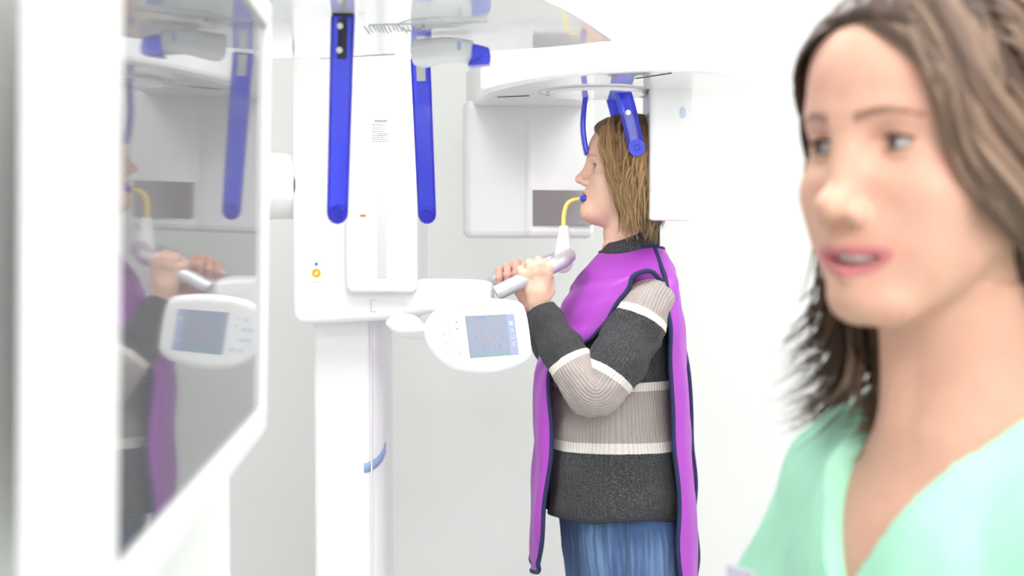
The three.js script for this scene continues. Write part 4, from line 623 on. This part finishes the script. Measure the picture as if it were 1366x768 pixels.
  while (roots.length < 1800 && guard++ < 40000) {
    const a = rr(0, Math.PI * 2), b = Math.acos(rr(-0.5, 1)); const dx = Math.sin(b) * Math.cos(a), dy = Math.cos(b), dz = Math.sin(b) * Math.sin(a); let r = 0.08; for (let i = 0; i < 5; i++) r -= hf(dx * r, 0.024 + dy * r, -0.012 + dz * r); const p = V(dx * r, 0.024 + dy * r, -0.012 + dz * r);
    if (keep(p.x, p.y, p.z) > -0.002) continue;
    const side = p.x > 0.008 ? 1 : -1, nrm = V(dx, dy, dz), top = p.y > 0.055;
    roots.push({ p: p.clone().addScaledVector(nrm, 0.003), side, layer: rnd(), k: rnd(), b: noise3(p.x * 25, p.y * 25, p.z * 25), dir: top ? V(side, 0.2, 0.25).addScaledVector(nrm, 0.3) : V(side * 0.2, -1, 0.1).addScaledVector(nrm, 0.25), taper: 2, len: rr(0.5, 0.8) * (top ? 1 : 0.5 + 0.45 * clamp((p.y + 0.1) / 0.15)), w: rr(0.6, 1.2), stick: 0.5, limit });
  }
  const comb = (p, t, r) => V(0, 0, t > 0.45 && p.z < -0.04 ? 0.75 * sstep(-0.03, -0.1, p.z) : 0).add(V(r.side * (t < 0.25 ? 0.8 : 0.03), 0, (t < 0.3 ? 0.22 : t < 0.6 ? -0.1 : -0.12) + 0.22 * r.b + 0.3 * Math.sin(t * 10 + r.b * 7))).add(V(0, 0, t > 0.8 ? 0.3 * r.b : 0));
  const bodyCollide = (x, y, z) => { const h = hf(x, y, z); return y < -0.15 ? Math.min(h, len3(x, (y + 0.26) * 1.1, z + 0.03) - 0.09) : h; };
  const locks = hairLocks(roots, { field: bodyCollide, steps: 28, ds: 0.0098, comb, width: 0.0044, flat: 0.28, gravity: 0.95, stiff: 0.34, clear: (q, t, r) => 0.005 + 0.005 * sstep(0, 0.2, t) + r.layer * 0.02 * sstep(0, 0.35, t), shade: (r, t = 0) => mix3(mix3([0.24, 0.12, 0.042], [0.8, 0.46, 0.18], clamp(r.k * 0.6 + 0.25 + 0.5 * r.b)), [0.92, 0.62, 0.32], sstep(0.4, 1, t) * (0.25 + 0.5 * r.k)) });
  part(who, 'hair', mergeC([capGeo, locks]).applyMatrix4(headM), hairMat(), 'golden brown bob');
}

// ---------------------------------------------------------------- the assistant in the foreground
{
  const TY = 1.256, nurse = thing('person', 'smiling person with shoulder-length brown hair in a mint green v-neck tunic, close at the right', 'person', [0.327, 0, -0.933]);
  nurse.rotation.y = -70 * Math.PI / 180; nurse.updateMatrixWorld(true);
  const H = nurse.worldToLocal(V(0.286, 1.457, -0.905)), hy = 14 * Math.PI / 180, hc = Math.cos(hy), hs = Math.sin(hy);
  const headM = new THREE.Matrix4().makeRotationY(hy).setPosition(H);
  const O = { skin: [0.66, 0.38, 0.282], flush: [0.68, 0.3, 0.23], lips: [0.57, 0.19, 0.2], brow: [0.14, 0.075, 0.05], browK: 0.95, lash: [0.03, 0.02, 0.017], lid: [0.42, 0.2, 0.14], open: 0.004, mouthW: 0.0295, paintU: 0.0072, paintL: 0.0085, browY: 0.0145, cornerUp: 0.0035, mouthY: -0.074, noseY: -0.04, noseZ: 0.099, lipU: 0.0033, lipL: 0.0045, lipZ: -0.001, cornerZ: 0.068, blotch: 0.4, eyeOpen: 0.0045, look: [-0.45, 0.03, 1], iris: [0.06, 0.06, 0.06], neckR: 0.046 };
  const hf = headField(O);
  const torso = (X, Y, z) => { // own axes, y from the neck's base
    const x = Math.abs(X), y = Y - TY;
    let d = ell(x, y, z, 0, -0.2, -0.005, 0.148, 0.215, 0.098);
    d = smin(d, ell(x, y, z, 0.07, -0.225, 0.07, 0.062, 0.062, 0.05), 0.04);
    d = smin(d, cap(x, y, z, 0.03, -0.018, -0.015, 0.045, 0.128, -0.062, -0.008, 0.044), 0.05);
    d = smin(d, ell(x, y, z, 0, -0.11, 0.035, 0.105, 0.1, 0.062), 0.04);
    d = smin(d, cap(x, y, z, 0.025, 0.07, -0.03, 0.03, 0.1, -0.025, -0.02, 0.03), 0.04);
    d = smin(d, cap(x, y, z, 0, 0.14, 0.012, 0.044, 0, -0.02, 0, 0.049), 0.04);
    d = smin(d, cap(x, y, z, 0.014, -0.042, 0.052, 0.008, 0.12, -0.016, 0.024, 0.007), 0.016);
    d = smin(d, ell(x, y, z, 0, -0.47, 0.0, 0.13, 0.2, 0.09), 0.08);
    d = smin(d, ell(x, y, z, 0, -0.66, -0.012, 0.168, 0.15, 0.115), 0.08);
    return d;
  };
  const arms = (X, Y, z) => { const x = Math.abs(X), y = Y - TY; let d = cap(x, y, z, 0.138, -0.072, -0.004, 0.044, 0.178, -0.3, 0.05, 0.037); d = smin(d, cap(x, y, z, 0.178, -0.3, 0.05, 0.036, 0.15, -0.42, 0.23, 0.025), 0.02); return d; };
  const legs = (X, Y, z) => { const x = Math.abs(X); let d = cap(x, Y, z, 0.092, 0.6, -0.01, 0.082, 0.09, 0.43, 0, 0.056); d = smin(d, cap(x, Y, z, 0.09, 0.43, 0, 0.054, 0.09, 0.09, -0.03, 0.036), 0.03); return smin(d, ell(x, Y, z, 0.095, 0.045, 0.03, 0.038, 0.035, 0.11), 0.02); };
  const body = (x, y, z) => smin(smin(torso(x, y, z), arms(x, y, z), 0.04), legs(x, y, z), 0.05);
  const toHead = (x, y, z) => { const a = x - H.x, b = z - H.z; return [a * hc - b * hs, y - H.y, a * hs + b * hc]; };
  const skinTone = (x, y, z) => { const n = noise3(x * 50, y * 50, z * 50); return O.skin.map((v, i) => v * (1 + 0.03 * n * (i ? 1.3 : 0.7))); };
  const headGeo = meshField((x, y, z) => y > -0.09 ? hf(x, y, z) : smin(torso(x * hc + z * hs + H.x, y + H.y, -x * hs + z * hc + H.z), hf(x, y, z), 0.035), [-0.095, -0.14, -0.13], [0.095, 0.13, 0.13], 0.0018, headColors(O)).applyMatrix4(headM);
  const eyes = [...eyeGeos(O), ...lashGeos(O)].map(g => g.applyMatrix4(headM));
  const teeth = (() => { const g = new THREE.SphereGeometry(1, 24, 16); g.scale(0.021, 0.0075, 0.019); g.translate(0, O.mouthY + 0.002, 0.062); return paint(g, () => [0.9, 0.87, 0.82]).applyMatrix4(headM); })();
  const joined = (x, y, z) => smin(torso(x, y, z), hf(...toHead(x, y, z)), 0.035);
  const bustGeo = meshField(joined, [-0.17, TY - 0.24, -0.13], [0.17, H.y - 0.135, 0.15], 0.005, skinTone);
  const bodyGeo = meshField((x, y, z) => body(x, y, z) + 0.004, [-0.3, 0.0, -0.18], [0.3, TY + 0.06, 0.36], 0.009, skinTone);
  const hands = [1, -1].map(s => { const d = V(-0.028 * s, -0.12, 0.18).normalize(), th = V(-s, 0.25, 0); th.addScaledVector(d, -th.dot(d)).normalize(); const dn = d.clone().cross(th).multiplyScalar(s).normalize(); if (dn.y > 0) dn.negate(); return relaxedHand(V(0.15 * s, TY - 0.42, 0.23), d, th, dn, skinTone); });
  const figure = part(nurse, 'body', mergeC([headGeo, ...eyes, teeth, bustGeo, bodyGeo, ...hands]), skinMat());
  void figure;
  // tunic
  const wrinkle = (x, y, z) => 0.0035 * noise3(x * 9 + 3, y * 6, z * 9) + 0.002 * noise3(x * 22, y * 14, z * 22);
  const tunic = (x, y, z) => {
    const yy = y - TY, ax = Math.abs(x); let d = smin(torso(x, y, z), smax(arms(x, y, z) - 0.012 - 0.03 * clamp((-0.07 - yy) / 0.14), -(yy + 0.24) * 0.9, 0.01), 0.04) - 0.011 + wrinkle(x, y, z);
    d = smin(d, ell(ax, yy, z, 0, -0.55, 0, 0.165, 0.26, 0.125), 0.06);
    const v = Math.max((ax - (yy + 0.105) * 0.62) * 0.85, -(z + 0.02)); const band = sstep(0.03, 0.026, v) * 0.0022; d -= z > 0 ? band : 0;
    d = smax(d, -v, 0.002); d = smax(d, -ell(ax, yy, z, 0, 0.085, -0.02, 0.088, 0.075, 0.075), 0.003);
    return smax(d, -(yy + 0.68), 0.004);
  };
  const cloth = dataTex(128, 128, (u, v, x, y) => 0.5 + 0.25 * ((x + y) % 2) + 0.25 * rnd());
  part(nurse, 'tunic', meshField(tunic, [-0.27, 0.5, -0.17], [0.27, TY + 0.11, 0.2], 0.0045), new THREE.MeshPhysicalMaterial({ color: lin(0.39, 0.76, 0.565), roughness: 0.85, sheen: 0.3, sheenColor: lin(0.8, 1, 0.9), sheenRoughness: 0.6 }), 'mint green v-neck tunic');
  void cloth;
  const trousers = (x, y, z) => smax(smin(ell(Math.abs(x), y, z, 0, TY - 0.66, -0.012, 0.172, 0.16, 0.12), smax(cap(Math.abs(x), y, z, 0.09, 0.58, -0.01, 0.096, 0.092, 0.08, -0.025, 0.062), -(y - 0.06), 0.004), 0.05), y - 0.74, 0.004);
  part(nurse, 'trousers', meshField(trousers, [-0.24, 0.03, -0.2], [0.24, 0.78, 0.2], 0.011), new THREE.MeshStandardMaterial({ color: lin(0.39, 0.76, 0.565), roughness: 0.85 }));
  for (const s of [1, -1]) part(nurse, 'shoe', meshField((x, y, z) => smax(smin(ell(x, y, z, s * 0.095, 0.04, 0.06, 0.045, 0.042, 0.1), ell(x, y, z, s * 0.092, 0.05, -0.03, 0.042, 0.055, 0.06), 0.03), -(y - 0.001), 0.003), [s * 0.095 - 0.07, -0.01, -0.12], [s * 0.095 + 0.07, 0.13, 0.19], 0.008), M.plastic);
  { // name badge on the chest
    const c = nurse.worldToLocal(at(988, 775, 0.985)); const g = rbox(0.03, 0.02, 0.003, 0.001); g.rotateY(0.2); part(nurse, 'name_badge', mv(g, c.x, c.y, c.z), new THREE.MeshStandardMaterial({ color: lin(0.6, 0.56, 0.68), roughness: 0.4 }), 'pale lilac badge'); }
  // hair
  const scalpKeep = (x, y, z) => z - (0.032 + 0.62 * y) - 0.1 * Math.max(0, x);   // < 0 is covered
  const cx = -0.016;
  const fieldH = (x, y, z) => { const h = hf(x, y, z); if (y > -0.1) return h; const X = x * hc + z * hs + H.x, Z = -x * hs + z * hc + H.z; return Math.min(h, tunic(X, y + H.y, Z)); };
  const capGeo = meshField((x, y, z) => smax(hf(x, y, z) - 0.0075 - 0.002 * noise3(x * 60, y * 15, z * 60), scalpKeep(x, y, z), 0.008), [-0.1, -0.11, -0.14], [0.1, 0.14, 0.11], 0.0035, (x, y, z) => [0.12, 0.066, 0.045].map(v => v * (1 + 0.3 * noise3(x * 90, y * 20, z * 90))));
  const roots = []; let guard = 0;
  while (roots.length < 1500 && guard++ < 40000) {
    const a = rr(0, Math.PI * 2), b = Math.acos(rr(-0.55, 1)); const dx = Math.sin(b) * Math.cos(a), dy = Math.cos(b), dz = Math.sin(b) * Math.sin(a); let r = 0.08; for (let i = 0; i < 5; i++) r -= hf(dx * r, 0.024 + dy * r, -0.012 + dz * r); const p = V(dx * r, 0.024 + dy * r, -0.012 + dz * r);
    if (scalpKeep(p.x, p.y, p.z) > -0.003) continue;
    const side = p.x > cx ? 1 : -1, top = p.y > 0.05; const nrm = V(dx, dy, dz);
    roots.push({ p: p.clone().addScaledVector(nrm, 0.003), side, nrm, layer: rnd() * (side > 0 ? 1 : 0.6), k: clamp(0.5 * rnd() + 0.25 + 0.45 * noise3(p.x * 28, p.y * 28, p.z * 28)), dir: top ? V(side * 1, p.z > 0.03 ? -0.2 : 0.15, p.z > 0.03 ? 0.1 : -0.1).addScaledVector(nrm, 0.25) : V(side * 0.2, -1, -0.1).addScaledVector(nrm, 0.2), len: rr(0.78, 1.05) * (top ? 1 : 0.62 + 0.35 * clamp((p.y + 0.08) / 0.13)), w: rr(0.6, 1.25) * (side < 0 ? 1.25 : 1), front: p.z > 0.03, limit: side > 0 ? limit : null });
  }
  function limit(q, t, r) { const y = q.y; return (y > 0 ? 0.078 : y > -0.038 ? lerp(0.042, 0.078, (y + 0.038) / 0.038) : y > -0.065 ? lerp(0.004, 0.042, (y + 0.065) / 0.027) : Math.max(-0.025, 0.004 + (y + 0.065) * 0.8)) - 0.012 * r.layer; }
  const comb = (p, t, r) => {
    if (r.side > 0) return r.front ? V(t < 0.26 ? 0.7 : t < 0.4 ? 0.3 : 0.05, t < 0.26 ? -0.5 : t < 0.4 ? -0.2 : 0.1, t < 0.26 ? 0.22 : t < 0.38 ? -0.2 : t < 0.8 ? -1.0 : -0.1) : V(t < 0.28 ? 0.85 : 0.02, 0, t < 0.5 ? -0.42 : -0.12);
    const flick = sstep(0.7, 0.95, t) * (0.3 + r.k * 0.9); return V((t < 0.2 ? -0.9 : -0.02) - 1.0 * flick, 0.6 * flick, (t < 0.15 ? 0 : t < 0.55 ? -0.4 : 0.05) + 1.0 * flick);
  };
  const tone = (r, t = 0) => mix3(mix3([0.17, 0.095, 0.066], [0.56, 0.36, 0.25], r.k ** 1.2), [0.66, 0.48, 0.33], 0.6 * sstep(0.6, 1, t));
  const locks = hairLocks(roots, { field: fieldH, steps: 36, ds: 0.0092, comb, width: 0.0062, flat: 0.22, gravity: 0.95, stiff: 0.32, clear: (q, t, r) => 0.003 + 0.005 * sstep(0, 0.25, t) + r.layer * 0.017 * sstep(0.02, 0.6, t), shade: tone });
  part(nurse, 'hair', mergeC([capGeo, locks]).applyMatrix4(headM), hairMat(), 'brown shoulder-length hair with a side parting');
}

renderer.render(scene, camera);
